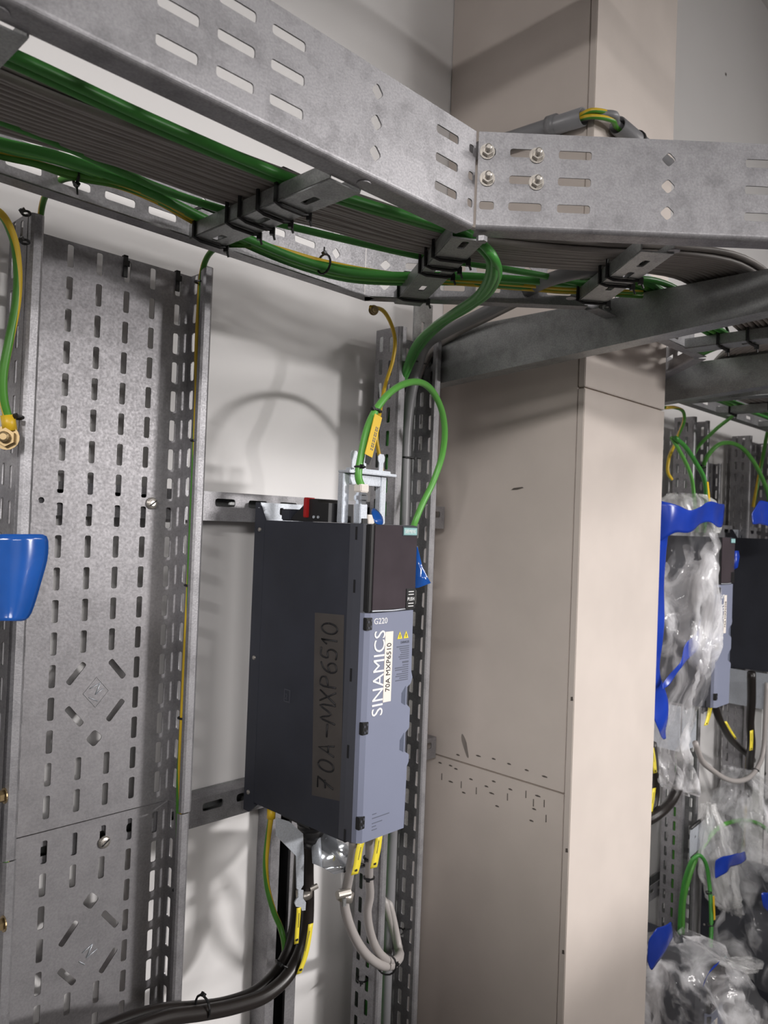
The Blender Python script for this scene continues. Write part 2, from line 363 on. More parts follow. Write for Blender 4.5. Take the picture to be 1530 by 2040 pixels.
# ------------------------------------------------------------------ perforated vertical trays
def perf_tray(root, X0, X1, YB, YF, z0, z1, rows, pattern=None, side_rows=(.018, .042), phase=0.0, extra=(), mt=None, slots=True, side_mats=None):
    """U-shaped tray on the wall: base plate at YB, two punched sides towards the room, lips turned inwards at YF"""
    mt = mt or M['galv_flat']; ms = side_mats or M['galv']
    pitch = .0425; holes = []; x_mid = (X0 + X1) / 2
    zs = []
    z = phase
    while z > z0 + .02:
        if z < z1 - .004: zs.append(z)
        z -= pitch
    skip = pattern or []
    if slots:
        for x in rows:
            for z in zs:
                if any(a < z < b and abs(x - x_mid) < .045 for a, b in skip): continue
                if z + .016 > z1 - .001: continue
                holes.append(slot(x, z, .0085, .030, .0025))
    holes += list(extra)
    plate('base_plate', rect(X0, z0, X1, z1), holes, .0015, frame((0, YB, 0), (1, 0, 0), (0, 0, 1)), mt, root)
    sh = []
    for d in side_rows:
        for z in zs:
            if z + .016 > z1 - .001: continue
            sh.append(slot(YF + d, z + (.004 if d > .03 else 0), .0085, .028, .0025))
    for x in (X0, X1):
        plate('side_wall', rect(YF, z0, YB, z1), sh, .0015, frame((x, 0, 0), (0, 1, 0), (0, 0, 1)), ms, root)
    lw = .017
    prof = [(0, 0), (.0015, -.004), (.005, -.0062), (lw - .003, -.0062), (lw, -.004), (lw, .003), (lw - .0015, .003), (lw - .0015, -.003), (lw - .004, -.0047), (.005, -.0047), (.0025, -.003), (.0015, 0)]
    for x, s in ((X0, 1), (X1, -1)):
        pts = [(x + s * a, YF + b) for a, b in prof]
        if s < 0: pts = pts[::-1]
        prism('lip', pts, z0, z1, Matrix.Identity(4), ms, root)
    return root

def panhead(p, parent, r=.0085):
    p = V(p); a = V((0, -1, 0))
    me = tube_mesh('s', [p, p + a * .002, p + a * .004, p + a * .005], [r, r, r * .8, r * .45], 16)
    o = link('screw', me, M['nickel'], parent, False)
    prism('screw_slot', rect(-r * .75, -.0008, r * .75, .0008), 0, .0007, frame(p + a * .0052, (.8, 0, .6), (-.6, 0, .8)) @ Matrix.Translation((0, 0, 0)), M['ink'], o)
    return o

ROWS = [.388, .428, .468, .508, .547, .587]
PH = 1.887
def diagset(xc, zc, dz_d):
    """four slanted slots round the maker's field and one diamond hole"""
    h = [slot(xc - .029, zc + .0285, .0085, .034, .0028, -.70), slot(xc + .029, zc + .0285, .0085, .034, .0028, .70), slot(xc - .029, zc - .0285, .0085, .034, .0028, .70), slot(xc + .029, zc - .0285, .0085, .034, .0028, -.70),
         slot(xc, dz_d, .0175, .0175, .004, .785)]
    return h
vt = empty('cable_tray', (.48, 1.0, FZ), 'wide vertical perforated steel tray section, upper piece with its open top under the cable ladder', 'cable tray', 'vertical perforated trays')
perf_tray(vt, .352, .609, 1.012, .956, 1.1345, 1.906, ROWS, [(1.22, 1.36)], phase=PH, extra=diagset(.489, 1.3065, 1.244) + [slot(.404, 1.564, .008, .008, .0039)])
panhead((.559, 1.0105, 1.567), vt)
# embossed diamond stamp
SX, SZ = .489, 1.3065
plate('stamp', [(SX, SZ + .021), (SX + .0185, SZ), (SX, SZ - .021), (SX - .0185, SZ)], [[(SX, SZ + .0198), (SX + .0175, SZ), (SX, SZ - .0198), (SX - .0175, SZ)]], .0006, frame((0, 1.0108, 0), (1, 0, 0), (0, 0, 1)), M['galv'], vt)
for a, b in (((-.009, .006), (.005, .012)), ((.005, .012), (-.001, -.003)), ((-.001, -.003), (.010, .004)), ((-.010, -.006), (.002, -.012))):
    tube('stamp', [(SX + a[0], 1.0108, SZ + a[1]), (SX + b[0], 1.0108, SZ + b[1])], .0007, M['galv_bright'], vt, 4, n=0)
vt2 = empty('cable_tray', (.48, 1.0, FZ), 'wide vertical perforated steel tray, lower section below the horizontal joint with a round-head screw', 'cable tray', 'vertical perforated trays')
perf_tray(vt2, .3535, .6075, 1.0135, .957, .35, 1.1325, ROWS, [(.91, 1.04)], phase=1.106, extra=diagset(.495, .959, 1.022))
panhead((.510, 1.012, 1.098), vt2)
for a, b in (((.486, .955), (.50, .962)), ((.50, .962), (.492, .946)), ((.492, .946), (.507, .953)), ((.482, .945), (.49, .938))):
    tube('stamp', [(a[0], 1.0122, a[1]), (b[0], 1.0122, b[1])], .0008, M['galv_bright'], vt2, 4, n=0)

nt_ = empty('cable_tray', (1.06, 1.0, FZ), 'narrow vertical steel tray between the drive and the beige column', 'cable tray', 'vertical perforated trays')
perf_tray(nt_, 1.0, 1.117, 1.012, .956, .30, 1.906, [1.03, 1.085], None, phase=1.875, mt=M['galv_dark'], side_mats=M['galv'])

# ------------------------------------------------------------------ wall rails
def wall_rail(z0, z1, x0, x1, label):
    t = empty('wall_rail', ((x0 + x1) / 2, 1.04, z0), label, 'rail', 'slotted wall rails')
    zc = (z0 + z1) / 2
    hs = [slot(.6895 + .0625 * k, zc + .006, .037, .0125, .004) for k in range(-8, 9) if x0 + .02 < .6895 + .0625 * k < x1 - .02]
    plate('rail_face', rect(x0, z0, x1, z1), hs, .002, frame((0, 1.02, 0), (1, 0, 0), (0, 0, 1)), M['galv'], t)
    box('rail_back', x0, x1, 1.052, 1.058, z0, z1, M['galv_dark'], t)
    for z in (z0 + .001, z1 - .001): box('rail_flange', x0, x1, 1.0215, 1.0515, z - .001, z + .001, M['galv'], t)
    return t
wall_rail(1.545, 1.590, .10, 1.222, 'slotted steel rail on the wall at the top of the dark drive')
wall_rail(1.078, 1.120, .10, 1.222, 'slotted steel rail on the wall at the foot of the dark drive')
# post standing in front of the wall under the drive, open side black
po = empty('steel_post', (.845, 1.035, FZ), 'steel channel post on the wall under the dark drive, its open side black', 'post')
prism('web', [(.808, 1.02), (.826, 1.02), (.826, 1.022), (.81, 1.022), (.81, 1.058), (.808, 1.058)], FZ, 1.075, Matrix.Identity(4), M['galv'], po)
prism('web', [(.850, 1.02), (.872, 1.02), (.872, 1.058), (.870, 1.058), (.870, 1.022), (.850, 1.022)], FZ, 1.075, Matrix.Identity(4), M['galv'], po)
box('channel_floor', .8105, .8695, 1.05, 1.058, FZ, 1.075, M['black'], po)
po2 = empty('steel_post', (1.13, 1.04, FZ), 'steel channel post rising behind the narrow tray up to the cable ladder', 'post')
plate('web', rect(1.105, FZ, 1.158, 1.99), [slot(1.131, z, .010, .022, .003) for z in [1.94 - .06 * k for k in range(5)]], .003, frame((0, 1.017, 0), (1, 0, 0), (0, 0, 1)), M['galv_dark'], po2)
for x in (1.107, 1.156): box('flange', x - .0015, x + .0015, 1.0185, 1.0185 + .001, FZ, 1.99, M['galv'], po2)

# cantilever arms that carry the ladder
def arm(X, y0, y1, label, zt=1.9225, tip=.0525, root=.104):
    t = empty('cantilever_arm', (X, (y0 + y1) / 2, zt - root), label, 'bracket', 'cantilever arms')
    prof = [(y0, zt), (y0, zt - root), (y1, zt - tip), (y1, zt)]
    prism('web', prof, 0, .003, frame((X, 0, 0), (0, 1, 0), (0, 0, 1)), M['galv_dark'], t)
    prism('top_flange', [(X + .003, zt), (X + .003, zt - .003), (X + .035, zt - .003), (X + .035, zt)], -y0, -y1, frame((0, 0, 0), (1, 0, 0), (0, 0, 1)), M['galv_dark'], t)
    d = V((0, y1 - y0, root - tip)).normalized()
    me = prism_mesh('bottom_flange', [(0, 0), (.032, 0), (.032, .003), (0, .003)], 0, V((0, y1 - y0, root - tip)).length, frame((X + .003, y0, zt - root), (1, 0, 0), V((1, 0, 0)).cross(d) * -1))
    link('bottom_flange', me, M['galv_dark'], t)
    return t
arm(1.121, 1.015, .284, 'long tapered steel arm crossing in front of the beige column under the cable ladder')
arm(1.64, 1.058, .375, 'tapered steel arm just behind the column, above the film-wrapped drives')

# ------------------------------------------------------------------ cable ladder
ZB, ZT = 1.892, 2.004
SR = (1.981, 1.950, 1.919)
def side_rail(parent, p0, p1, slots_at, diam_at, inward, hole_len=.038, mt=None):
    """one ladder side: punched web, rolled bottom edge and inward flange. s = distance from p0"""
    p0 = V((*p0, 0)); p1 = V((*p1, 0)); L = (p1 - p0).length; ex = (p1 - p0).normalized()
    hs = [slot(*((s, z, hole_len) if not isinstance(s, tuple) else (s[0], z, s[1])), .0095, .0028) for s in slots_at for z in SR] + [slot(s, z, .0125, .0125, .0028, .785) for s in diam_at for z in SR]
    mt = mt or M['galv']
    plate('side_web', rect(0, ZB + .006, L, ZT), hs, .0016, frame(p0, ex, (0, 0, 1)), mt, parent)
    iw = V((*inward, 0)).normalized()
    arc = [(.006 - .006 * math.cos(a), .006 - .006 * math.sin(a)) for a in [k * math.pi / 12 for k in range(7)]]
    prof = [(a, ZB + b) for a, b in arc] + [(.026, ZB), (.026, ZB + .0016)] + [(max(a, .0016) if a < .006 else a, ZB + max(b, .0016)) for a, b in arc[::-1]]
    prof = [(a - .0008, b) for a, b in prof]
    # profile plane: x = inward, y = up; extrude along the rail
    ez = iw.cross(V((0, 0, 1)))
    h = L if ez.dot(ex) > 0 else -L
    me = prism_mesh('bottom_flange', prof, min(0, h), max(0, h), frame(p0, iw, (0, 0, 1)))
    link('bottom_flange', me, mt, parent)
def rung(parent, a, b, wd=.041, hole_off=(.05, .13, .21), m=None):
    a = V((*a, 0)); b = V((*b, 0)); L = (b - a).length; ex = (b - a).normalized(); ey = V((-ex.y, ex.x, 0))
    hs = [slot(s, 0, .024, .009, .002) for s in hole_off if s < L - .02]
    z = ZB - .0025
    mes = [plate_mesh('r', rect(0, -wd / 2, L, wd / 2), hs, .0018, frame(a + V((0, 0, z)), ex, ey))]
    for s in (-1, 1):
        mes.append(prism_mesh('r', rect(0, s * wd / 2 - .0009, L, s * wd / 2 + .0009), .0009, .0175, frame(a + V((0, 0, z)), ex, ey)))
    return link('rung', join_meshes('rung', mes), m or M['galv_dark'], parent)
N0, N1 = (-.30, .551), (.692, .551)
F0, F1 = (-.30, .862), (.820, .862)
l1 = empty('cable_ladder', (.3, .7, ZB), 'straight horizontal steel cable ladder running along the wall above the wide perforated tray', 'cable ladder', 'cable ladder sections')
S0 = .30
def rel(*xs): return [x + S0 for x in xs]
side_rail(l1, N0, N1, rel(-.022, .033, .088, .31, .365, .42, .642) + [(.6845 + .30, .009)], rel(.2, .532), (0, 1))
side_rail(l1, F0, F1, rel(-.022, .033, .088, .31, .365, .42, .475, .59, .645, .70), rel(.2, .532, .76), (0, -1))
rung(l1, (.186, .5775), (.186, .836))
rung(l1, (.5185, .5775), (.5185, .836), hole_off=(.055, .14, .225))
e = V((1, -1)).normalized()
def s2(s): return (N1[0] + e.x * s, N1[1] + e.y * s)
def s2f(s): return (F1[0] + e.x * s, F1[1] + e.y * s)
l2 = empty('cable_ladder', (.95, .45, ZB), 'angled horizontal steel cable ladder turning out round the beige column', 'cable ladder', 'cable ladder sections')
side_rail(l2, s2(.0035), s2(.42), [(.0115, .017), .0555, .1115, .3275, .383], [.2195], (1, 1))
side_rail(l2, s2f(.002), s2f(.341), [.08, .135, .19, .30], [.03, .25], (-1, -1))
side_rail(l2, (.990, .2535), (1.1385, .2535), [.06], [], (0, 1))
side_rail(l2, (1.0625, .6205), (1.1185, .6205), [], [], (0, -1))
rung(l2, (.709, .570), (.866, .812), hole_off=(.02, .12, .20))
rung(l2, (.884, .419), (1.02, .584), hole_off=(.04, .085, .14))
# splice plate inside the corner and its bolts
nrm = V((-1, -1, 0)).normalized()
for s, z in ((.0135, 1.9805), (.0705, 1.9785), (.0145, 1.9495), (.071, 1.9475)):
    hexbolt('bolt', V((*s2(s), z)) + nrm * .001, nrm, l2, .0068)
cyl('bolt', at(960, 472, Z=ZB - .0045), (0, 0, -1), .0065, .006, M['galv'], l2, 6)
for p in ((.53, .563), (.182, .566), (.99, .60), (.896, .405)):
    cyl('rivet', (p[0], p[1], ZB - .0002), (0, 0, -1), .0075, .0012, M['galv'], l1 if p[0] < .6 else l2, 14)
# the run past the column and the next bay
l4 = empty('cable_ladder', (1.4, .47, ZB), 'steel cable ladder passing in front of the column beyond the long arm', 'cable ladder', 'cable ladder sections')
side_rail(l4, (1.140, .2535), (1.604, .2535), [.06 + .055 * k for k in range(6)], [], (0, 1))
side_rail(l4, (1.160, .6205), (1.475, .6205), [.06 + .055 * k for k in range(4)], [], (0, -1))
side_rail(l4, (1.605, .2545), (1.660, .3095), [], [], (-1, 1))
side_rail(l4, (1.476, .6215), (1.6365, .782), [.06, .12], [], (1, -1))
rung(l4, (1.395, .280), (1.395, .5945)); rung(l4, (1.22, .280), (1.22, .5945))
l3 = empty('cable_ladder', (2.6, .7, ZB), 'horizontal steel cable ladder beyond the column, above the film-wrapped drives', 'cable ladder', 'cable ladder sections')
side_rail(l3, (1.661, .3105), (1.9005, .550), [.06, .12], [], (-1, 1))
side_rail(l3, (1.681, .8265), (1.7165, .862), [], [], (1, -1))
side_rail(l3, (1.902, .551), (3.7, .551), [.2 + .055 * k for k in range(0, 30, 2)], [], (0, 1), mt=M['galv_dark'])
side_rail(l3, (1.7185, .862), (3.7, .862), [.2 + .055 * k for k in range(0, 30, 2)], [], (0, -1))
for x in (1.94, 2.17, 2.5, 2.83, 3.16): rung(l3, (x, .5775), (x, .836))

for u, v in ((10, 1585), (8, 1840)): hexbolt('bolt', at(u, v, X=.3515), (-1, 0, 0), vt2, .007, M['brass'])
prism('plug_hole', [(-.006, -.004), (.005, -.005), (.006, .004), (-.005, .005)], 0, .0004, frame(at(1446, 148, Y=WY - .0005), (1, 0, 0), (0, 0, 1)), M['stain'], bpy.data.objects['wall_back'])

# ------------------------------------------------------------------ cables on the ladder
GB = 'grey cables bundled on the ladder'
path = [(-.35, .735), (-.05, .735), (.1, .737), (.242, .738), (.36, .722), (.51, .708), (.60, .688), (.70, .668), (.775, .64), (.845, .595), (.93, .525), (1.0, .478), (1.09, .452), (1.16, .445), (1.27, .445), (1.40, .455), (1.50, .475), (1.60, .535), (1.68, .60), (1.78, .665), (1.92, .70), (2.4, .71), (3.6, .71)]
hw = [.055, .055, .055, .055, .046, .050, .044, .04, .04, .038, .036, .040, .045, .05, .055, .055, .055, .05, .05, .05, .05, .05, .05]
zc = [1.914] * 10 + [1.915, 1.921, 1.931, 1.931, 1.918, 1.914, 1.916, 1.931, 1.931, 1.918, 1.914, 1.914, 1.914]
def bundle(path, hw, zc, count, r, layers, label, group, matk, jit=.0014, name='grey_cable'):
    P = [V((*p, z)) for p, z in zip(path, zc)]
    for c in range(count):
        ly = c % layers; k = (c // layers + .5) / max(1, (count // layers)) * 2 - 1
        pts = []
        for i, p in enumerate(P):
            a = P[max(0, i - 1)]; b = P[min(len(P) - 1, i + 1)]; t = (b - a).normalized(); s = V((t.y, -t.x, 0))
            off = k * hw[i] + random.uniform(-jit, jit) + ly * .004
            pts.append(p + s * off + V((0, 0, ly * r * 1.8 + random.uniform(0, jit))))
        o = tube(name, pts, r * random.uniform(.9, 1.08), M[matk], None, 7, n=3)
        tag(o, label, 'cable', group)
bundle(path, hw, zc, 26, .0042, 2, 'grey cable running in the thick grey bundle along the cable ladders', GB, 'grey_cable')
def cable(name, pts, r, m, label, cat='cable', group=None, sides=8, n=6):
    return tag(tube(name, pts, r, M[m] if isinstance(m, str) else m, None, sides, n=n), label, cat, group)
GR = 'green cables on the ladder'
off = .0
for k, lab in enumerate(('green cable along the near edge of the grey bundle, outer of the two', 'green cable along the near edge of the grey bundle, beside the grey cables')):
    d = .0105 * k; zz = 1.9135
    pts = [(-.35, .665 + d, zz), (-.05, .662 + d, zz), (.213, .650 + d, zz), (.34, .655 + d, zz), (.50, .651 + d, zz), (.585, .638 + d, zz), (.66, .620 + d * .9, zz), (.712, .607 + d * .8, zz)]
    # over the corner rung, out under the near side, then down into the narrow tray
    pts += [(.735, .590 + d * .5, 1.908), at(978 + 2 * k, 505, Y=.566 + .004 * k)]
    tail = [at(992 - 7 * k, 540, Y=.582), at(978 - 9 * k, 578, Y=.625), at(935 - 9 * k, 612, Y=.70), at(882 - 9 * k, 645, Y=.79), at(840 - 8 * k, 688, Y=.885), at(818 - 5 * k, 728, Y=.945)]
    tail += [V((1.012 + .009 * k, .972 + .014 * k, z)) for z in (1.76, 1.6, 1.2, .9, .6, .3)]
    cable('green_cable', pts + tail, .0056, 'green', lab, 'cable', GR)
tail = [at(972, 510, Y=.578), at(975, 545, Y=.60), at(955, 585, Y=.645), at(912, 617, Y=.715), at(862, 652, Y=.80), at(826, 690, Y=.885), at(808, 735, Y=.945)] + [V((1.017, .985, z)) for z in (1.74, 1.6, 1.1, .8, .4)]
cable('green_cable', [(.60, .66, 1.922), (.66, .645, 1.921), (.72, .615, 1.915), (.74, .60, 1.908)] + tail, .0056, 'green', 'green cable hooking down behind the corner rung, lowest of the three in the drop', 'cable', GR)
cable('green_cable', [(-.3, .79, 1.914), (.05, .785, 1.914), (.18, .778, 1.914)] + [at(u, v, Z=1.914) for u, v in ((0, 240), (150, 300), (330, 380), (470, 425), (565, 448), (700, 480), (850, 513), (950, 527), (1060, 545), (1180, 566))] + [(1.06, .535, 1.925), (1.14, .52, 1.932), (1.3, .515, 1.918)], .0048, 'green', 'single thin green cable along the wall side of the grey bundle', 'cable', GR)
for k, lab in enumerate(('thick green cable sagging along the far ladder side, uppermost strand', 'green cable sagging along the far ladder side, middle strand', 'green cable sagging along the far ladder side, lowest strand')):
    o = (0, 7, 13)[k]
    pts = [(-.3, .835 - .008 * k, 1.914), (.0, .832 - .008 * k, 1.914), (.16, .828 - .008 * k, 1.914)] + [at(u, v + (o if u > 420 else o * .6), Z=z) for u, v, z in ((0, 284, 1.914), (110, 310, 1.914), (210, 345, 1.914), (310, 388, 1.912), (410, 437, 1.912), (500, 478, 1.908), (600, 518, 1.902), (690, 542, 1.9), (780, 549, 1.906), (900, 549, 1.912), (1020, 556, 1.912), (1150, 566, 1.916))]
    d = .011 * k
    pts += [V((1.07, .565 - d, 1.927)), V((1.15, .56 - d, 1.930)), V((1.27, .555 - d, 1.916)), V((1.40, .555 - d, 1.913)), V((1.48, .575 - d, 1.918)), V((1.60, .67 - d, 1.931)), V((1.68, .745 - d, 1.930)), V((1.78, .785 - d, 1.916)), V((1.95, .80 - d, 1.912))]
    if k == 1: pts += [V((2.1, .795, 1.912)), V((2.22, .81, 1.90)), V((2.30, .90, 1.86)), V((2.325, .965, 1.80)), V((2.318, .985, 1.6)), V((2.318, .985, 1.0)), V((2.318, .985, .2))]
    else: pts += [V((2.4, .80 - d, 1.912)), V((3.5, .80 - d, 1.912))]
    cable('green_cable', pts, .0058 if k == 0 else .0052, 'green' if k != 1 else 'green_l', lab, 'cable', GR)
YG = 'green and yellow earth wires'
for k, lab in enumerate(('green-yellow earth wire lying beside the sagging green cables, upper', 'green-yellow earth wire lying beside the sagging green cables, lower')):
    o = 7 * k
    pts = [(-.3, .85, 1.91), (.0, .85, 1.91), (.17, .845, 1.91)] + [at(u, v + o * (1 if u > 120 else .3), Z=1.91) for u, v in ((0, 309), (70, 325), (150, 347), (230, 362), (310, 393), (395, 440), (470, 471), (560, 497), (640, 520), (760, 543), (900, 556), (1100, 572), (1280, 583))]
    cable('earth_wire', pts, .0036, 'yg', lab, 'wire', YG)
cable('earth_wire', [at(u, v, Z=1.912) for u, v in ((240, 366), (200, 357), (160, 354))] + [at(125, 357, Y=.86), at(98, 378, Y=.9), at(84, 410, Y=.955), at(79, 450, Y=.985)] + [V((.372, .99, z)) for z in (1.8, 1.5, 1.2, .8, .4)], .0038, 'yg', 'earth wire arching off the ladder into the left edge of the wide tray', 'wire', YG)
cable('earth_wire', [at(u, v, Z=1.905) for u, v in ((500, 488), (460, 487))] + [at(432, 492, Y=.90), at(413, 512, Y=.935), at(403, 542, Y=.962), at(398, 600, Y=.972), at(393, 700, Y=.975), at(393, 780, Y=.972), at(389, 880, Y=.962), at(383, 1020, Y=.968), at(377, 1165, Y=.966), at(370, 1300, Y=.968), at(364, 1430, Y=.966), at(357, 1560, Y=.972), at(356, 1700, Y=.97), at(354, 1775, Y=.964), at(350, 1900, Y=.968), at(347, 2010, Y=.966), at(340, 2200, Y=.97)],
      .0042, 'yg', 'earth wire tied down the right edge of the wide perforated tray', 'wire', YG)
cable('earth_wire', [at(-60, 400, Y=.93), at(0, 425, Y=.93), at(25, 470, Y=.93), at(35, 530, Y=.93), at(33, 600, Y=.93), at(18, 680, Y=.93), at(6, 750, Y=.935), at(8, 800, Y=.94), at(17, 835, Y=.945)], .0052, 'yg', 'earth wire hanging at the far left ending in a yellow crimp', 'wire', YG)
lug = empty('cable_lug', at(17, 850, Y=.945), 'yellow crimp and tarnished screw lug at the left edge of the wide tray', 'cable lug')
tube('crimp', [at(15, 827, Y=.945), at(20, 858, Y=.945)], .0082, M['gold'], lug, 10, n=0)
hexbolt('bolt', at(14, 872, Y=.945), (-.6, -.8, 0), lug, .011, M['brass'])
tube('tongue', [at(20, 858, Y=.945), at(26, 885, Y=.95)], .006, M['brass'], lug, 6, n=0, flat=.4)

# yellow wire and lug at the ladder corner
cable('yellow_wire', [at(738, 612, Y=.845), at(762, 618, Y=.85), at(779, 645, Y=.86), at(787, 680, Y=.87), at(782, 720, Y=.875), at(768, 765, Y=.875), at(758, 815, Y=.87), at(750, 870, Y=.86), at(754, 900, Y=.86), at(760, 930, Y=.86), at(762, 985, Y=.86), at(760, 1040, Y=.87)], .0032, 'gold', 'thin yellow wire curving from the ladder corner down to the drive', 'wire')
hexbolt('bolt', at(744, 618, Y=.845), (-.5, -.8, -.2), l1, .006, M['brass'])

# thick grey cables
cable('grey_cable', [(1.0, .50, 1.93), at(1110, 552, Y=.60), at(1040, 585, Y=.70), at(960, 625, Y=.80), at(890, 660, Y=.88), at(846, 690, Y=.945), at(829, 740, Y=.972)] + [V((1.052, .975, z)) for z in (1.75, 1.55, 1.2, .8, .3)], .0105, 'grey_conduit', 'thick grey cable bending off the ladder into the narrow tray')
cable('grey_cable', [(1.04, .52, 1.93), at(1140, 556, Y=.62), at(1060, 590, Y=.72), at(975, 632, Y=.83), at(905, 668, Y=.92), at(862, 700, Y=.975)] + [V((1.075, .99, z)) for z in (1.78, 1.5, 1.0, .3)], .006, 'grey_cable', 'thin grey cable following the thick grey one into the narrow tray')

# ties on the rungs
rc = V((.5185, 0, 0))
def rung_tie(cx, cy, al, ac, lab, wid=.047, z1=1.927, drop=.01): tie_loop((cx, cy, 0), al, ac, wid, ZB - .006, z1, lab, TIES, drop)
for y, lab in ((.822, 'cable tie on the straight-run rung nearest the wall'), (.753, 'cable tie on the straight-run rung, second from the wall'), (.728, 'cable tie on the straight-run rung, third from the wall'),
               (.694, 'cable tie on the straight-run rung, fourth from the wall'), (.662, 'cable tie on the straight-run rung, nearest the bright ladder side')):
    rung_tie(.5185, y, (0, 1, 0), (1, 0, 0), lab)
a, b = V((.709, .570, 0)), V((.866, .812, 0)); al = (b - a).normalized(); ac = V((al.y, -al.x, 0))
for s, lab in ((.88, 'cable tie on the corner rung nearest the wall'), (.46, 'cable tie on the corner rung, middle one on the far side'), (.36, 'cable tie on the corner rung, middle one on the near side'), (.24, 'cable tie on the corner rung nearest the bolt')):
    p = a + (b - a) * s; rung_tie(p.x, p.y, al, ac, lab)
a, b = V((.884, .419, 0)), V((1.02, .584, 0)); al = (b - a).normalized(); ac = V((al.y, -al.x, 0))
for s, lab in ((.97, 'cable tie on the angled-run rung at the cantilever arm'), (.58, 'cable tie on the angled-run rung under the grey bundle, wall side'), (.46, 'cable tie on the angled-run rung under the grey bundle, near side')):
    p = a + (b - a) * s; rung_tie(p.x, p.y, al, ac, lab)
tie_ring(at(152, 350, Z=1.911), (1, -.1, 0), .009, 'cable tie round the earth wires where one arches into the wide tray', (0, -.3, -1))
tie_ring(at(645, 526, Z=1.904), (1, 0, 0), .0135, 'cable tie round the sagging green cables near the ladder corner', (0, 0, 1), .008)
# ties at the wide tray top and along its earth wire
for u, v, Y, lab in ((52, 425, .985, 'cable tie knot on the top left corner of the wide tray'), (50, 482, .985, 'cable tie knot just below the top left corner of the wide tray'), (38, 832, .985, 'cable tie knot on the left side of the wide tray beside the yellow crimp')):
    p = at(u, v, X=.346)
    tie_ring(p, (0, .3, 1), .0045, lab, (-1, -.6, 0), .003)
for u, v, lab in ((251, 507, 'cable tie hooked over the wide tray top edge, left one'), (355, 540, 'cable tie hooked over the wide tray top edge, right one')):
    x = at(u, v, Y=1.01).x; bm = bmesh.new()
    bm_box(bm, x - .003, x + .003, 1.0085, 1.0108, 1.878, 1.908); bm_box(bm, x - .003, x + .003, 1.0085, 1.0155, 1.9065, 1.9085); bm_box(bm, x - .003, x + .003, 1.0132, 1.0155, 1.885, 1.908); bm_box(bm, x - .0045, x + .0045, 1.006, 1.0085, 1.893, 1.901)
    tag(link('cable_tie', bm_mesh('cable_tie', bm), M['black']), lab, 'cable tie', TIES)
for u, v, Y, lab in ((397, 562, .964, 'cable tie on the tray-edge earth wire just below the tray top'), (389, 878, .962, 'cable tie on the tray-edge earth wire level with the upper rail'), (377, 1166, .966, 'cable tie on the tray-edge earth wire beside the drive body'),
                     (364, 1430, .966, 'cable tie on the tray-edge earth wire above the tray joint'), (354, 1772, .964, 'cable tie on the tray-edge earth wire below the tray joint'), (347, 2003, .966, 'cable tie on the tray-edge earth wire at the black cable')):
    tie_ring(at(u, v, Y=Y), (0, 0, 1), .0062, lab, (1, .2, 0), .002)
for u, v, Y, r_, lab in ((824, 722, .972, .0125, 'cable tie round the thick grey cable just under the green cables'), (812, 912, .972, .0125, 'cable tie round the thick grey cable beside the green loop'), (790, 1855, .972, .014, 'cable tie with a long tail in the narrow tray below the drive')):
    tie_ring(at(u, v, Y=Y), (0, 0, 1), r_, lab, (1, -.5, 0), .012)

# conduits round the column
def conduit(p0, p1, r, label):
    t = empty('conduit', (V(p0) + V(p1)) / 2, label, 'conduit', 'grey conduits round the column')
    p0, p1 = V(p0), V(p1); d = (p1 - p0).normalized(); up = V((0, 0, 1)); s = d.cross(up).normalized(); u = s.cross(d)
    n = 20; vs = []
    for p in (p0, p1):
        for rr in (r, r * .86):
            vs += [p + (u * math.cos(2 * math.pi * k / n) + s * math.sin(2 * math.pi * k / n)) * rr for k in range(n)]
    fs = []
    for k in range(n):
        j = (k + 1) % n
        fs += [(k, j, 2 * n + j, 2 * n + k), (n + k, 3 * n + k, 3 * n + j, n + j), (k, n + k, n + j, j), (2 * n + k, 2 * n + j, 3 * n + j, 3 * n + k)]
    link('pipe', mesh('pipe', vs, fs), M['grey_conduit'], t, True)
    return t, d
pA0, pA1 = V((1.222, .99, 2.312)), V((1.222, .728, 2.298))
ca, d = conduit(pA0, pA1, .0165, 'grey plastic conduit clipped to the shaded side of the column')
for f in (.22, .76): 
    p = pA0 + (pA1 - pA0) * f; tube('saddle_clip', [p - d * .009, p + d * .009], .0205, M['grey_conduit'], ca, 18, n=0)
pB0, pB1 = V((1.292, .698, 2.300)), V((1.50, .698, 2.30))
cb, d = conduit(pB0, pB1, .0165, 'grey plastic conduit clipped to the bright front of the column')
p = pB0 + (pB1 - pB0) * .36; tube('saddle_clip', [p - V((.003, 0, 0)), p + V((.003, 0, 0))], .0195, M['black'], cb, 18, n=0)
for k, (m, lab, r) in enumerate((('yg', 'green-yellow wire between the two conduits, upper', .0048), ('yg', 'green-yellow wire between the two conduits, lower', .0048), ('grey_conduit', 'dark grey cable between the two conduits', .0075))):
    zo = (.004, -.006, .002)[k]; xo = (-.008, -.006, .006)[k]
    cable('conduit_wire', [(1.222 + xo * .5, .80, 2.30 + zo * .5), (1.222 + xo * .5, .735, 2.298 + zo * .5), (1.225 + xo, .708, 2.296 + zo), (1.252, .694 - .3 * xo - .008, 2.296 + zo), (1.285, .697, 2.299 + zo * .6), (1.36, .698, 2.30 + zo * .5)], r, m, lab, 'wire')

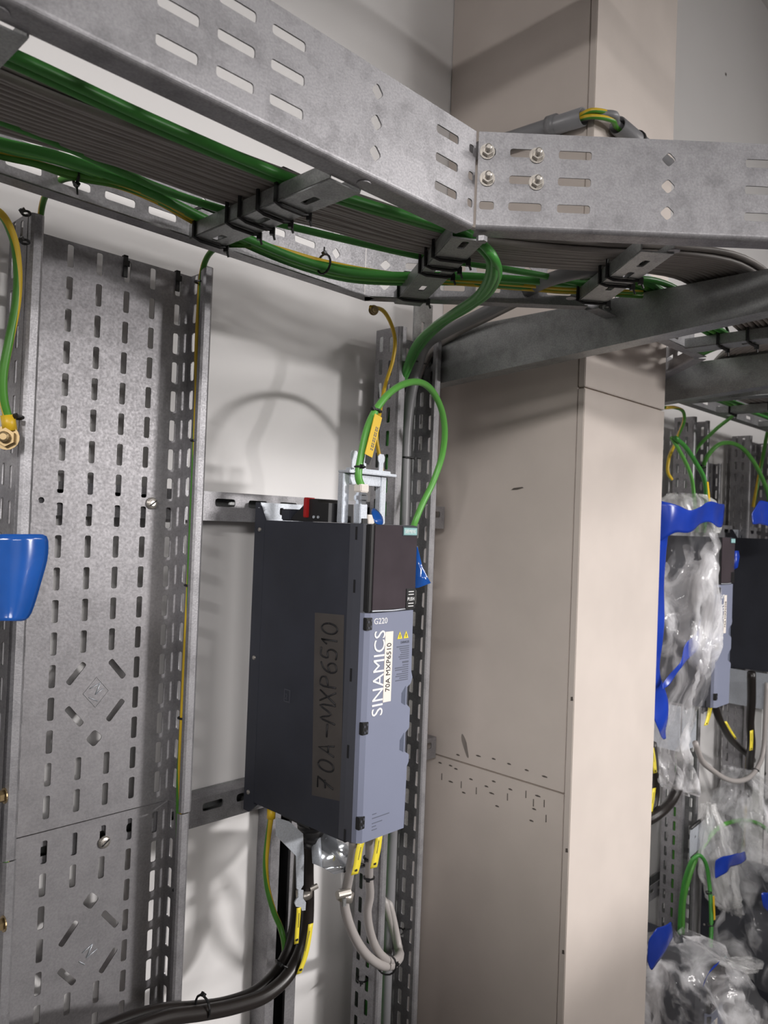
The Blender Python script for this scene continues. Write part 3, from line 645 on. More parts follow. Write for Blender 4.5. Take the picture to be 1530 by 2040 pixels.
# ------------------------------------------------------------------ drives
STROKES = {'7': [[(0, 1), (.85, 1), (.3, 0)], [(.15, .5), (.8, .55)]], '0': [[(.45 + .42 * math.cos(a), .5 + .5 * math.sin(a)) for a in [k * math.pi / 6 for k in range(13)]]],
           'A': [[(0, 0), (.4, 1), (.85, 0)], [(.15, .38), (.75, .38)]], '-': [[(0, .5), (.9, .48)]], 'M': [[(0, 0), (.15, .95), (.45, .25), (.8, 1), (.95, 0)]],
           'X': [[(0, 0), (.85, 1)], [(0, 1), (.9, 0)]], 'P': [[(.1, 0), (.12, 1), (.7, .95), (.78, .65), (.15, .5)]],
           '6': [[(.75, 1), (.25, .8), (.02, .35), (.25, 0), (.7, .05), (.8, .35), (.5, .55), (.1, .4)]], '5': [[(.85, 1), (.2, 1), (.12, .55), (.6, .6), (.8, .3), (.55, 0), (.05, .05)]],
           '1': [[(.05, .65), (.45, 1), (.5, 0)]]}
def drive(root, o, detail=2):
    """slim wall-mounted drive. o = lower left front corner. x right, y to the wall, z up"""
    o = V(o); T = Matrix.Translation(o); I = Matrix.Translation
    fr = lambda y, dx=0, dz=0: frame(o + V((dx, y, dz)), (1, 0, 0), (0, 0, 1))      # front plane, normal to the room
    sd = lambda x: frame(o + V((x, 0, 0)), (0, -1, 0), (0, 0, 1))                   # left side plane: local x runs to the room
    # housing
    prof = [(-.022, -.003), (-.222, -.007), (-.257, -.002), (-.257, .434), (-.022, .434)]
    me = prism_mesh('housing', prof, -.099, 0, sd(0))
    body = link('housing', me, M['charcoal'], root)
    for x in (0, .096):
        prism('mounting_ear', [(-.224, -.008), (-.243, -.024), (-.2575, -.024), (-.2575, .462), (-.249, .462), (-.232, .434), (-.232, -.008)], -.003, .0004 if x == 0 else 0, sd(x), M['charcoal'], root)
    plate('back_plate', rect(.003, -.026, .096, .462), [slot(.05, .449, .008, .012)], .002, fr(.2555), M['galv_bright'], root)
    # frame round the front edge
    prism('front_frame', [(0 - .0006, .036), (-.0006, .026), (.0015, .012), (.006, .0065), (.0994, .0065), (.0994, .036)], -.001, .4345, T, M['charcoal_light'], root)
    # lower cover with finger notches on its right edge
    W = .0965
    ol = [(.010, .0), (W - .003, .0), (W - .001, .088), (W + .0025, .094), (W + .0025, .104), (W - .007, .110), (W - .007, .137), (W + .001, .143), (W + .001, .171), (W - .007, .178), (W - .007, .202), (W + .001, .207), (W + .004, .215), (W + .001, .224), (W, .3125), (.010, .3125)]
    cov = plate('front_cover', ol, [], .012, fr(.006), M['cover'], root)
    prism('cover_edge', [(.0015, .012), (.0035, .005), (.0100, .0), (.0100, .012)], 0, .3125, T, M['cover'], cov)
    for zc_ in (.123, .190):
        tri = [(W - .010, zc_ + .016), (W - .010, zc_ - .014), (W - .018, zc_ - .009), (W - .018, zc_ + .006)]
        for k in range(5):
            f0 = W - .018 + .0018 * k
            box('grip_rib', o.x + f0, o.x + f0 + .0009, o.y - .0007, o.y, o.z + zc_ - .009 - .001 * k, o.z + zc_ + .006 + .002 * k, M['cover_dark'], cov)
    # display
    box('display_housing', o.x + .004, o.x + .0975, o.y - .0005, o.y + .02, o.z + .3135, o.z + .434, M['black'], root, .001)
    box('display_film', o.x + .0105, o.x + .0972, o.y - .0022, o.y - .0006, o.z + .3165, o.z + .4335, M['film_dark'], root, .0006)
    for z in (.3155, ): tube('film_edge', [o + V((x, -.0028, z)) for x in (.010, .016)] + [o + V((.05, -.0032, z - .0008)), o + V((.076, -.0028, z))], .0011, M['galv_bright'], root, 5, n=3)
    bd = box('badge', o.x + .0655, o.x + .0960, o.y - .0032, o.y - .0022, o.z + .4195, o.z + .4330, M['darkteal'], root)
    box('badge_face', o.x + .0672, o.x + .0945, o.y - .0037, o.y - .0032, o.z + .4208, o.z + .4308, M['teal'], bd)
    box('push_tab', o.x + .0775, o.x + .0965, o.y - .0034, o.y - .0022, o.z + .3155, o.z + .3440, M['black'], root)
    # corner clips
    for z in (.298, .156, .028):
        c = box('clip', o.x + .0015, o.x + .0135, o.y - .0012, o.y + .006, o.z + z - .0085, o.z + z + .0085, M['black'], root, .0008)
        for dx, dz in ((.004, .003), (.0085, -.0035), (.0045, -.005), (.009, .005)):
            box('clip_tooth', o.x + dx, o.x + dx + .0025, o.y - .0022, o.y - .0012, o.z + z + dz - .0015, o.z + z + dz + .0015, M['charcoal_light'], c)
    up = lambda x, z: frame(o + V((x, -.0006, z)), (0, 0, 1), (-1, 0, 0))     # reads upwards
    text('lettering', 'SINAMICS', .0305, up(.0395, .169), M['white'], root, .90)
    sl = box('name_strip', o.x + .0400, o.x + .0555, o.y - .0010, o.y - .0001, o.z + .187, o.z + .285, M['white_label'], root)
    text('strip_lettering', '70A MXP6510' if detail == 2 else '70A MXP6508', .0125, frame(o + V((.0520, -.0012, .201)), (0, 0, 1), (-1, 0, 0)), M['ink'], sl, .92)
    if detail == 2:
        text('lettering', 'G220', .0115, fr(-.0003, .0165, .297), M['white'], root, 1.05)
        text('badge_lettering', 'SIEMENS', .0072, fr(-.0039, .0690, .4233), M['white'], bd, .85)
        text('push_lettering', 'PUSH', .0072, fr(-.0036, .0795, .3268), M['white'], root, .85)
        for z in (.3185, .3225, .3352, .3392): box('push_mark', o.x + .0815, o.x + .0925, o.y - .0038, o.y - .0034, o.z + z, o.z + z + .0011, M['white'], root)
        for x in (.0700, .0830):
            plate('warning_triangle', [(x - .0052, .273), (x + .0052, .273), (x, .2835)], [], .0004, fr(-.0003), M['lemon'], root)
            box('warning_mark', o.x + x - .0005, o.x + x + .0005, o.y - .0008, o.y - .0005, o.z + .2745, o.z + .2795, M['ink'], root)
        text('warning_lettering', 'DANGER', .0052, fr(-.0003, .0725, .2660), M['greyprint'], root, .85)
        zz = .2610; ls = [.026, .020, .018, .016, .018, .021, .019]
        rows = []
        for l in ls: rows.append((zz, l)); zz -= .0029
        zz -= .0030; rows.append((zz, .013, 1)); zz -= .0035
        for l in (.012, .028, .027, .013, .024, .026, .018, .026): rows.append((zz, l)); zz -= .0030
        mes = []
        for r_ in rows:
            z, l = r_[0], r_[1]; h = .0028 if len(r_) > 2 else .0014
            me = prism_mesh('w', rect(.0905 - l, z, .0905, z + h), 0, .0003, fr(-.0000)); mes.append(me)
        link('warning_lines', join_meshes('warning_lines', mes), M['greyprint'], root)
        mes = [prism_mesh('w', rect(.028, z, .028 + l, z + .0012), 0, .0003, fr(0)) for z, l in ((.034, .008), (.0285, .034), (.0215, .020), (.017, .008), (.0125, .010))]
        link('rating_lines', join_meshes('rating_lines', mes), M['greyprint'], root)
    # left side: screws, snap slots, tape, lettering
    for y, z in ((.244, .419), (.245, .217), (.246, .006)):
        c = tube_mesh('screw', [o + V((-.0004, y, z)), o + V((-.002, y, z)), o + V((-.003, y, z))], [.0035, .0032, .0015], 12); link('screw', c, M['nickel'], root)
    for z in (.421, .348, .226, .121, .006): box('snap_slot', o.x - .0009, o.x - .0006, o.y + .0215, o.y + .0250, o.z + z - .009, o.z + z + .009, M['ink'], root)
    if detail == 2:
        tp = prism('marking_tape', [(-.104, .303), (-.042, .306), (-.034, .050), (-.095, .042)], .0001, .0004, sd(0), M['tape_grey'], root)
        seq = [('7', .057), ('0', .083), ('A', .107), ('-', .131), ('M', .152), ('X', .180), ('P', .201), ('6', .222), ('5', .241), ('1', .261), ('0', .276)]
        base_y = {True: .0, False: 0}
        for i, (ch, z0) in enumerate(seq):
            wd = {'M': .027, '-': .021, '1': .014}.get(ch, .0175); ht = .033 if ch != '-' else .033
            yb = .050 + .004 * (i / 10)
            for st in STROKES[ch]:
                pts = [o + V((-.0009, yb + b * ht, z0 + a * wd)) for a, b in st]
                tube('marker_stroke', pts, .0013, M['ink'], tp, 5, n=3 if len(pts) > 4 else 0)
        plate('moulded_square', rect(-.167, .163, -.153, .182), [rect(-.1655, .1645, -.1545, .1805)], .0004, sd(-.0004), M['charcoal_light'], root)
        text('size_mark', '2', .012, frame(o + V((-.0005, .1645, .167)), (0, -1, 0), (0, 0, 1)), M['charcoal_light'], root)
    return root

D0 = V((.738, .748, 1.115))
dv = empty('motor_drive', D0, 'dark grey wall-mounted drive with a blue-grey front, marked 70A -MXP 6510 by hand', 'drive')
drive(dv, D0, 2)
# protective film flaps still on the display
def sheet(name, grid, m, parent=None, sub=0):
    """curved thin sheet from a grid of points, given real thickness"""
    R_, C_ = len(grid), len(grid[0]); vs = [V(p) for r in grid for p in r]
    fs = [(i * C_ + j, i * C_ + j + 1, (i + 1) * C_ + j + 1, (i + 1) * C_ + j) for i in range(R_ - 1) for j in range(C_ - 1)]
    o = link(name, mesh(name, vs, fs), m, parent, True)
    if sub:
        s = o.modifiers.new('smooth', 'SUBSURF'); s.levels = sub; s.render_levels = sub
    k = o.modifiers.new('thick', 'SOLIDIFY'); k.thickness = .0006
    return o
sheet('film_flap', [[D0 + V((.0972, -.001, .405)), D0 + V((.098, -.003, .403))], [D0 + V((.0972, -.001, .38)), D0 + V((.104, -.008, .376))], [D0 + V((.0972, -.001, .362)), D0 + V((.112, -.012, .360))], [D0 + V((.0972, -.002, .348)), D0 + V((.117, -.014, .352))], [D0 + V((.097, -.002, .344)), D0 + V((.100, -.006, .345))]], M['blue'], dv)
sheet('film_flap', [[D0 + V((.010, -.0012, .434)), D0 + V((.022, -.0012, .434)), D0 + V((.028, -.0012, .434))], [D0 + V((.010, .003, .446)), D0 + V((.020, .004, .449)), D0 + V((.030, .003, .446))], [D0 + V((.012, .010, .452)), D0 + V((.018, .011, .459)), D0 + V((.029, .010, .452))]], M['blue'], dv, 1)

# gear on the drive's top
cb_ = empty('terminal_plug', D0 + V((.03, .12, .434)), 'black plug block with a red latch on top of the dark drive', 'plug')
x0, z0 = D0.x + .012, D0.z + .4345
me = prism_mesh('plug_body', [(.845, z0), (.845, z0 + .028), (.868, z0 + .029), (.872, z0 + .034), (.888, z0 + .034), (.893, z0 + .026), (.905, z0 + .022), (.925, z0 + .008), (.935, z0)], -.05, 0, frame((x0, 0, 0), (0, 1, 0), (0, 0, 1)) @ Matrix.Scale(-1, 4, (0, 0, 1)))
link('plug_body', me, M['black'], cb_)
box('latch', x0 - .004, x0 + .012, .889, .898, z0 + .006, z0 + .036, M['red'], cb_, .001)
box('plug_foot', x0 - .003, x0 + .03, .93, .952, z0, z0 + .018, M['charcoal'], cb_, .002)
for y in (.876, .866): cyl('pin', (x0 - .0005, y, z0 + .007), (-1, 0, 0), .0022, .0015, M['galv_bright'], cb_, 8)
# screw of the back plate
cyl('screw', D0 + V((.006, .2505, .4535)), (0, -1, 0), .0065, .004, M['galv_bright'], dv, 16)

# shield clamp frame standing on the drive
eb = empty('shield_bracket', (.81, .83, 1.55), 'bright zinc shield clamp frame with two knobbed prongs on top of the drive', 'bracket')
YB_ = .83
box('leg', .7635, .7760, YB_, YB_ + .012, 1.5495, 1.6225, M['galv_bright'], eb, .001)
box('leg', .8415, .8540, YB_, YB_ + .012, 1.5495, 1.6225, M['galv_bright'], eb, .001)
box('cross_bar', .7762, .8413, YB_, YB_ + .012, 1.607, 1.6225, M['galv_bright'], eb, .001)
box('shelf', .7625, .862, YB_ - .014, YB_ + .012, 1.6228, 1.6268, M['galv_bright'], eb, .001)
box('shelf_edge', .7755, .862, YB_ - .001, YB_ + .010, 1.6268, 1.6315, M['galv_bright'], eb, .001)
for x in (.786, .806, .843):
    prism('prong', [(x - .0045, 1.631), (x - .0045, 1.643), (x - .0068, 1.647), (x - .0072, 1.653), (x - .004, 1.657), (x + .004, 1.657), (x + .0072, 1.653), (x + .0068, 1.647), (x + .0045, 1.643), (x + .0045, 1.631)], 0, .0018, frame((0, YB_ + .004, 0), (1, 0, 0), (0, 0, 1)), M['galv_bright'], eb)
box('foot', .766, .781, YB_ + .004, YB_ + .022, 1.5495, 1.562, M['charcoal'], eb, .003)
# network plug
pl = empty('network_plug', (.797, .815, 1.55), 'shiny metal network plug standing on the drive under the green cable', 'plug')
px_, py_ = at(719, 1000, Y=.815).x, .815
box('plug_body', px_ - .0075, px_ + .0075, py_ - .007, py_ + .007, 1.5495, 1.578, M['galv_bright'], pl, .001)
box('plug_collar', px_ - .0085, px_ + .0085, py_ - .008, py_ + .008, 1.582, 1.592, M['mirror'], pl, .002)
box('plug_neck', px_ - .0060, px_ + .0060, py_ - .006, py_ + .006, 1.576, 1.597, M['mirror'], pl, .0015)
box('cap', px_ - .0085, px_ + .0085, py_ - .008, py_ + .008, 1.595, 1.607, M['white_label'], pl, .0015)
box('latch', px_ - .004, px_ + .006, py_ - .0095, py_ - .007, 1.5495, 1.557, M['black'], pl)
box('socket', px_ + .009, px_ + .022, py_ - .008, py_ + .006, 1.5495, 1.563, M['white_label'], pl, .001)

cable('green_cable', [(px_, py_, 1.604), at(714, 950, Y=.815), at(720, 905, Y=.815), at(733, 850, Y=.815), at(750, 815, Y=.815), at(776, 783, Y=.815), at(808, 764, Y=.82), at(838, 762, Y=.83), at(862, 780, Y=.845), at(880, 818, Y=.86), at(886, 862, Y=.875), at(880, 910, Y=.89), at(862, 962, Y=.90), at(841, 1005, Y=.905), at(825, 1045, Y=.91), at(812, 1090, Y=.93), (1.01, .97, 1.43), (1.025, .985, 1.30), (1.028, .988, .9), (1.028, .988, .3)], .0056, 'green_l', 'bright green cable looping from the network plug on the drive over to the narrow tray')
mk = empty('cable_marker', at(744, 870, Y=.808), 'yellow lettered cable marker flag on the green loop above the drive', 'cable marker')
a, b = at(753, 828, Y=.806), at(733, 908, Y=.806)
ax = (a - b).normalized(); sx_ = V((1, 0, 0)); sx_ = (sx_ - ax * sx_.dot(ax)).normalized()
fm = frame(b, ax, -sx_)
L = (a - b).length
prism('flag', [(0, -.008), (L, -.008), (L, .0075), (0, .0075)], 0, .0012, fm, M['yellow'], mk)
mes = [prism_mesh('l', rect(.010 + .0042 * q, y, .0125 + .0042 * q + .001 * (q % 2), y + .0016), .0012, .0015, fm) for q in range(9) for y in (-.0052, -.0020)]
link('flag_print', join_meshes('flag_print', mes), M['greyprint'], mk)
prism('flag_foot', [(-.012, -.0055), (0, -.007), (0, .005), (-.012, .003)], 0, .001, fm, M['ink'], mk)
tie_ring(at(751, 818, Y=.813), ax, .0065, 'cable tie at the upper end of the yellow marker flag', (-1, 0, 0), .004)
tie_ring(at(717, 930, Y=.815), (0, 0, 1), .0075, 'cable tie fixing the green cable to the shield clamp frame', (-.5, -1, 0), .008)

# ------------------------------------------------------------------ under the drive
sb = empty('strain_bracket', at(585, 1700, Y=.874), 'cranked zinc strain-relief arm under the wall side of the drive', 'bracket')
YS = .874
def pxz(pts, Y): return [(at(u, v, Y=Y).x, at(u, v, Y=Y).z) for u, v in pts]
prism('arm', pxz([(549, 1628), (575, 1636), (602, 1660), (604, 1705), (603, 1762), (597, 1772), (590, 1770), (589, 1705), (549, 1664)], YS), 0, .002, frame((0, YS, 0), (1, 0, 0), (0, 0, 1)), M['galv_bright'], sb)
prism('arm_foot', pxz([(592, 1770), (602, 1772), (601, 1788), (607, 1796), (606, 1812), (600, 1813), (597, 1806), (588, 1805), (585, 1797), (588, 1790), (592, 1786)], YS), 0, .002, frame((0, YS - .001, 0), (1, 0, 0), (0, 0, 1)), M['galv_bright'], sb)
gl = empty('cable_gland', at(620, 1660, Y=.89), 'black cable gland under the dark drive', 'cable gland')
tube('gland_body', [at(618, 1632, Y=.89), at(620, 1650, Y=.89), at(619, 1672, Y=.89), at(614, 1690, Y=.89)], [.021, .021, .020, .021, .021, .019] + [.020] * 4 + [.017] * 4 + [.015] * 4 + [.012], M['black'], gl, 14)
box('gland_plate', .752, .80, .86, .93, 1.098, 1.108, M['black'], gl, .002)
BC = 'thick black cables'
cable('black_cable', [at(613, 1672, Y=.89), at(612, 1740, Y=.89), at(613, 1800, Y=.89), at(610, 1850, Y=.888), at(597, 1900, Y=.885), at(572, 1945, Y=.88), at(530, 1982, Y=.875), at(470, 2004, Y=.87), at(400, 2018, Y=.865), at(330, 2028, Y=.86), at(240, 2060, Y=.85), at(100, 2120, Y=.84)], .0100, 'black_cable', 'thick shiny black cable from the gland sweeping down to the left, front one', 'cable', BC, 12)
cable('black_cable', [at(600, 1668, Y=.915), at(596, 1740, Y=.915), at(592, 1800, Y=.915), at(587, 1850, Y=.913), at(575, 1895, Y=.91), at(550, 1940, Y=.905), at(508, 1978, Y=.9), at(450, 2000, Y=.895), at(380, 2010, Y=.89), at(310, 2016, Y=.885), at(220, 2045, Y=.875), at(100, 2100, Y=.86)], .0098, 'black_cable', 'thick black cable behind the zinc strain-relief arm, rear one', 'cable', BC, 12)
tie_ring(at(404, 2006, Y=.868), (1, .1, 0), .0145, 'cable tie on the thick black cables near the bottom edge', (0, 0, 1), .003)
cable('earth_wire', [at(541, 1618, Y=.955), at(535, 1660, Y=.955), at(529, 1715, Y=.953), at(532, 1765, Y=.95), at(545, 1815, Y=.94), at(561, 1855, Y=.93), at(567, 1890, Y=.915), at(563, 1922, Y=.905), at(545, 1952, Y=.90), at(515, 1980, Y=.9), at(480, 2000, Y=.905), at(420, 2016, Y=.91)], .0046, 'yg', 'earth wire bowing down under the drive to the black cables', 'wire', YG)
ol_ = empty('cable_lug', at(541, 1618, Y=.955), 'orange crimp of the earth wire under the drive', 'cable lug')
tube('crimp', [at(541, 1610, Y=.955), at(540, 1630, Y=.955)], .0068, M['yellow'], ol_, 10, n=0)
tube('tongue', [at(541, 1600, Y=.955), at(541, 1612, Y=.955)], .005, M['galv_bright'], ol_, 6, n=0)
tie_ring(at(566, 1922, Y=.895), (.5, 0, .8), .014, 'cable tie holding the earth wire to the black cables', (-1, -.4, .3), .004)
hc = empty('hose_clamp', at(607, 1782, Y=.89), 'steel band clamp holding the black cable to the strain-relief arm', 'clamp')
tube('band', [at(606, 1774, Y=.889), at(606, 1786, Y=.889)], .0125, M['nickel'], hc, 16, n=0)
cyl('screw', at(617, 1772, Y=.882), (1, -.2, .2), .004, .013, M['nickel'], hc, 10)
hc2 = empty('hose_clamp', at(686, 1785, Y=.85), 'steel worm-drive clamp round the left grey control cable', 'clamp')
tube('band', [at(690, 1776, Y=.848), at(686, 1794, Y=.848)], .0125, M['nickel'], hc2, 18, n=0)
cyl('worm_screw', at(672, 1783, Y=.834), (1, -.15, -.06), .0055, .022, M['nickel'], hc2, 12)
box('clamp_tongue', at(684, 1800, Y=.838).x - .002, at(684, 1800, Y=.838).x + .004, .836, .839, at(684, 1805, Y=.838).z, at(684, 1790, Y=.838).z, M['galv_dark'], hc2)
# polished bracket that mirrors the room
mb = empty('shield_plate', at(685, 1700, Y=.83), 'mirror-bright zinc shield plate hanging under the drive', 'bracket')
tp0, tp1, tb0, tb1, tb2 = at(637, 1640, Y=.885), at(729, 1640, Y=.885), at(642, 1728, Y=.842), at(665, 1742, Y=.835), at(729, 1722, Y=.838)
sheet('plate', [[tp0, tp1], [tb0, tb2]], M['mirror'], mb)
sheet('fold', [[tb0, tb2], [tb1, tb2 + V((-.004, 0, -.004))]], M['mirror'], mb)
sheet('edge', [[tp0, tp0 + V((-.002, .02, 0))], [tb0, tb0 + V((-.002, .02, 0))]], M['galv_bright'], mb)
CC = 'light grey control cables'
cable('control_cable', [at(705, 1672, Y=.80), at(703, 1700, Y=.815), at(697, 1735, Y=.832), at(690, 1772, Y=.848), at(686, 1795, Y=.85), at(693, 1832, Y=.85), at(708, 1870, Y=.852), at(730, 1902, Y=.858), at(757, 1922, Y=.868), at(776, 1924, Y=.885), at(789, 1917, Y=.905), at(797, 1903, Y=.93), at(793, 1888, Y=.955), (1.035, .975, .865), (1.04, .985, .80), (1.04, .985, .4)], .0075, 'silver_cable', 'light grey control cable with the worm-drive clamp, curving under the drive', 'cable', CC, 10)
cable('control_cable', [at(736, 1660, Y=.80), at(736, 1700, Y=.82), at(735, 1750, Y=.84), at(737, 1785, Y=.85), at(732, 1815, Y=.855), at(737, 1855, Y=.86), at(750, 1890, Y=.866), at(768, 1910, Y=.875), at(784, 1914, Y=.895), at(794, 1905, Y=.92), at(795, 1890, Y=.95), (1.045, .972, .86), (1.052, .985, .78), (1.052, .985, .4)], .0068, 'silver_cable', 'light grey control cable right of the clamp, curving into the narrow tray', 'cable', CC, 10)
tie_ring(at(770, 1921, Y=.878), (1, .6, -.1), .0165, 'cable tie round both grey control cables at the bottom of their loop', (0, -1, .2), .004)
tie_ring(at(698, 1728, Y=.838), (0, 0, 1), .0085, 'cable tie below the left yellow tag', (-1, -.3, .1), .008)
tie_ring(at(735, 1748, Y=.838), (0, 0, 1), .0080, 'cable tie below the right yellow tag', (-.8, -.6, 0), .004)
tie_ring(at(735, 1708, Y=.826), (0, 0, 1), .0080, 'cable tie beside the right yellow tag', (-.9, -.4, .1), .008)
tie_ring(at(722, 1950, Y=.985), (0, 0, 1), .010, 'cable tie end hanging on the narrow tray near the bottom edge', (-.8, -.6, 0), .01)
def ytag(pts, Y, wpx, label, m='lemon'):
    P = [at(u, v, Y=Y) for u, v in pts]
    t = empty('cable_tag', P[-1], label, 'cable tag', 'yellow cable tags')
    sx = V((1, -.2, 0)).normalized() * wpx
    sheet('strip', [[p - sx, p + sx] for p in spline(P, 3)], M[m], t)
    d = (P[-1] - P[-2]).normalized(); c = P[-1] - d * .006
    prism('eyelet', rect(-.002, -.0014, .002, .0014), 0, .0008, frame(c + V((0, -.0012, 0)), (1, 0, 0), (0, 0, 1)), M['ink'], t)
    q = [P[0] * (1 - f) + P[-1] * f for f in (.15, .55)]
    tube('print', [p + V((.001, -.0012, 0)) for p in q], .0004, M['greyprint'], t, 4, n=0)
ytag([(719, 1678), (714, 1700), (711, 1722), (706, 1742)], .79, .006, 'yellow cable tag on the left grey control cable')
ytag([(755, 1665), (752, 1690), (748, 1710), (744, 1729)], .79, .006, 'yellow cable tag on the right grey control cable')
ytag([(595, 1808), (594, 1825), (592, 1850), (590, 1880)], .872, .0035, 'narrow yellow tag between the two black cables')
ytag([(619, 1840), (615, 1870), (608, 1905), (595, 1940)], .868, .0042, 'long yellow tag along the right side of the black cable')

# ------------------------------------------------------------------ the drive left of the view: its loose blue film flap reaches into it
DL = V((.150, .748, 1.115))
dl = empty('motor_drive', DL, 'drive at the left picture edge, only its curled blue film flap in view', 'drive')
drive(dl, DL, 1)
g = []
for i, (vt_, wr) in enumerate(((1064, 96), (1090, 96), (1115, 95), (1150, 84), (1190, 73), (1225, 62), (1237, 50))):
    row = []
    for j in range(6):
        u = -14 + (wr + 14) * j / 5
        row.append(at(u, vt_ + (1237 - 1230) * (0), Y=.742 - .012 * math.sin(j / 5 * 2.6) - .004 * i / 6))
    g.append(row)
sheet('film_flap', g, M['blue'], dl, 1)

# ------------------------------------------------------------------ next bay beyond the column
FD = V((2.005, .760, 1.115))
f1 = empty('motor_drive', FD, 'drive beyond the column with a blue-grey front, its left side under clear film', 'drive', 'drives in the next bay')
drive(f1, FD, 1)
sheet('film_flap', [[FD + V((.0972, -.001, .40)), FD + V((.118, -.004, .40))], [FD + V((.0972, -.001, .37)), FD + V((.122, -.006, .385))], [FD + V((.0972, -.001, .35)), FD + V((.104, -.008, .356))]], M['blue_tape'], f1)
f2 = empty('motor_drive', (2.73, .745, 1.115), 'drive at the right picture edge showing its plain dark side', 'drive', 'drives in the next bay')
drive(f2, (2.73, .745, 1.115), 1)
f3 = empty('motor_drive', (2.03, .76, .02), 'lower drive at the bottom right wrapped in crumpled film', 'drive', 'drives in the next bay')
drive(f3, (2.03, .76, .02), 1)
f4 = empty('motor_drive', (2.62, .76, .05), 'lower drive at the right edge mostly under crumpled film', 'drive', 'drives in the next bay')
drive(f4, (2.62, .76, .05), 1)
n2 = empty('cable_tray', (2.34, 1.0, FZ), 'narrow vertical steel tray beyond the column with green cables behind its slots', 'cable tray', 'vertical perforated trays')
perf_tray(n2, 2.285, 2.402, 1.012, .956, FZ, 1.906, [2.32, 2.37], None, phase=1.875, mt=M['galv_dark'], side_mats=M['galv'])
n3 = empty('cable_tray', (2.93, 1.0, FZ), 'wide vertical perforated tray at the right edge behind the far drive', 'cable tray', 'vertical perforated trays')
perf_tray(n3, 2.80, 3.06, 1.03, .973, FZ, 1.906, [2.833 + .04 * k for k in range(6)], None, phase=1.884)
n4 = empty('cable_tray', (2.56, 1.04, FZ), 'short flat perforated tray on the wall between the two far vertical trays', 'cable tray', 'vertical perforated trays')
perf_tray(n4, 2.50, 2.70, 1.05, 1.03, .95, 1.80, [2.54 + .04 * k for k in range(4)], None, side_rows=(.01,), phase=1.78)
def far_rail(z0, z1, label):
    t = empty('wall_rail', (2.6, 1.04, z0), label, 'rail', 'slotted wall rails'); zc_ = (z0 + z1) / 2
    plate('rail_face', rect(1.6, z0, 3.6, z1), [slot(1.68 + .0625 * k, zc_ + .004, .037, .0125, .004) for k in range(30)], .002, frame((0, 1.02, 0), (1, 0, 0), (0, 0, 1)), M['galv'], t)
    box('rail_back', 1.6, 3.6, 1.046, 1.0495, z0, z1, M['galv_dark'], t)
far_rail(1.545, 1.590, 'slotted wall rail behind the tops of the far drives')
far_rail(1.078, 1.120, 'slotted wall rail behind the feet of the far drives')
far_rail(.46, .505, 'slotted wall rail behind the tops of the lower film-wrapped drives')
wp = empty('white_post', (2.48, 1.03, FZ), 'white painted post on the wall right of the far narrow tray', 'post')
prism('post_body', [(2.445, .99), (2.475, .99), (2.475, 1.019), (2.445, 1.019)], FZ, 1.07, Matrix.Identity(4), M['white_post'], wp)
box('post_foot', 2.435, 2.485, .98, 1.019, FZ, FZ + .01, M['white_post'], wp)
wp2 = empty('white_post', (2.86, .9, FZ), 'white painted post at the right picture edge below the far drive', 'post')
prism('post_body', [(2.79, .90), (2.83, .90), (2.83, .94), (2.79, .94)], FZ, 1.10, Matrix.Identity(4), M['white_post'], wp2)
box('post_foot', 2.78, 2.84, .89, .95, FZ, FZ + .01, M['white_post'], wp2)
# zinc shield plates under the far drives
for x, lab in ((2.71, 'blue-green zinc shield plate under the far right drive'), (1.99, 'zinc shield plate under the film-covered drive')):
    t = empty('shield_plate', (x, .9, 1.0), lab, 'bracket')
    prism('plate', rect(-1.0, .99, -.84, 1.107), 0, .003, frame((x, 0, 0), (0, -1, 0), (0, 0, 1)), M['galv_bright'], t)
    prism('fold', rect(x + .004, .99, x + .09, 1.107), 0, .003, frame((0, .838, 0), (1, 0, 0), (0, 0, 1)), M['galv_bright'], t)
tb = empty('terminal_plug', (2.74, .83, 1.07), 'black terminal plug hanging under the far right drive', 'plug')
box('plug_body', 2.735, 2.79, .775, .835, 1.045, 1.108, M['black'], tb, .003)
box('plug_lip', 2.733, 2.792, .773, .837, 1.098, 1.106, M['charcoal'], tb)

# far cables on the ladder
FG = 'green cables in the next bay'
cable('green_cable', [at(1338, 872, Y=.83), at(1352, 895, Y=.83), at(1372, 935, Y=.83), at(1380, 965, Y=.84), (2.03, .83, 1.56)], .005, 'green_l', 'green cable falling into the film bag, left of the pair', 'cable', FG)
cable('green_cable', [at(1345, 872, Y=.82), at(1365, 890, Y=.82), at(1388, 925, Y=.82), at(1403, 955, Y=.82), at(1407, 995, Y=.82), (2.05, .82, 1.56)], .006, 'green', 'green cable with a yellow marker falling into the film bag', 'cable', FG)
cable('green_cable', [at(1400, 930, Y=.95), at(1410, 908, Y=.93), at(1428, 888, Y=.91), at(1450, 882, Y=.90), at(1475, 890, Y=.89), at(1498, 915, Y=.88), at(1515, 945, Y=.87), at(1530, 985, Y=.87), at(1536, 1030, Y=.87)], .0065, 'green_l', 'green cable arching high between the two far drives', 'cable', FG)
cable('green_cable', [at(1360, 1860, Y=.95), at(1362, 1800, Y=.95), at(1370, 1760, Y=.94), at(1385, 1715, Y=.93), at(1405, 1680, Y=.92), at(1430, 1650, Y=.91), at(1465, 1636, Y=.90), at(1500, 1637, Y=.89), at(1530, 1655, Y=.88), at(1570, 1720, Y=.88)], .0065, 'green_l', 'green cable arching low between the two wrapped drives', 'cable', FG)
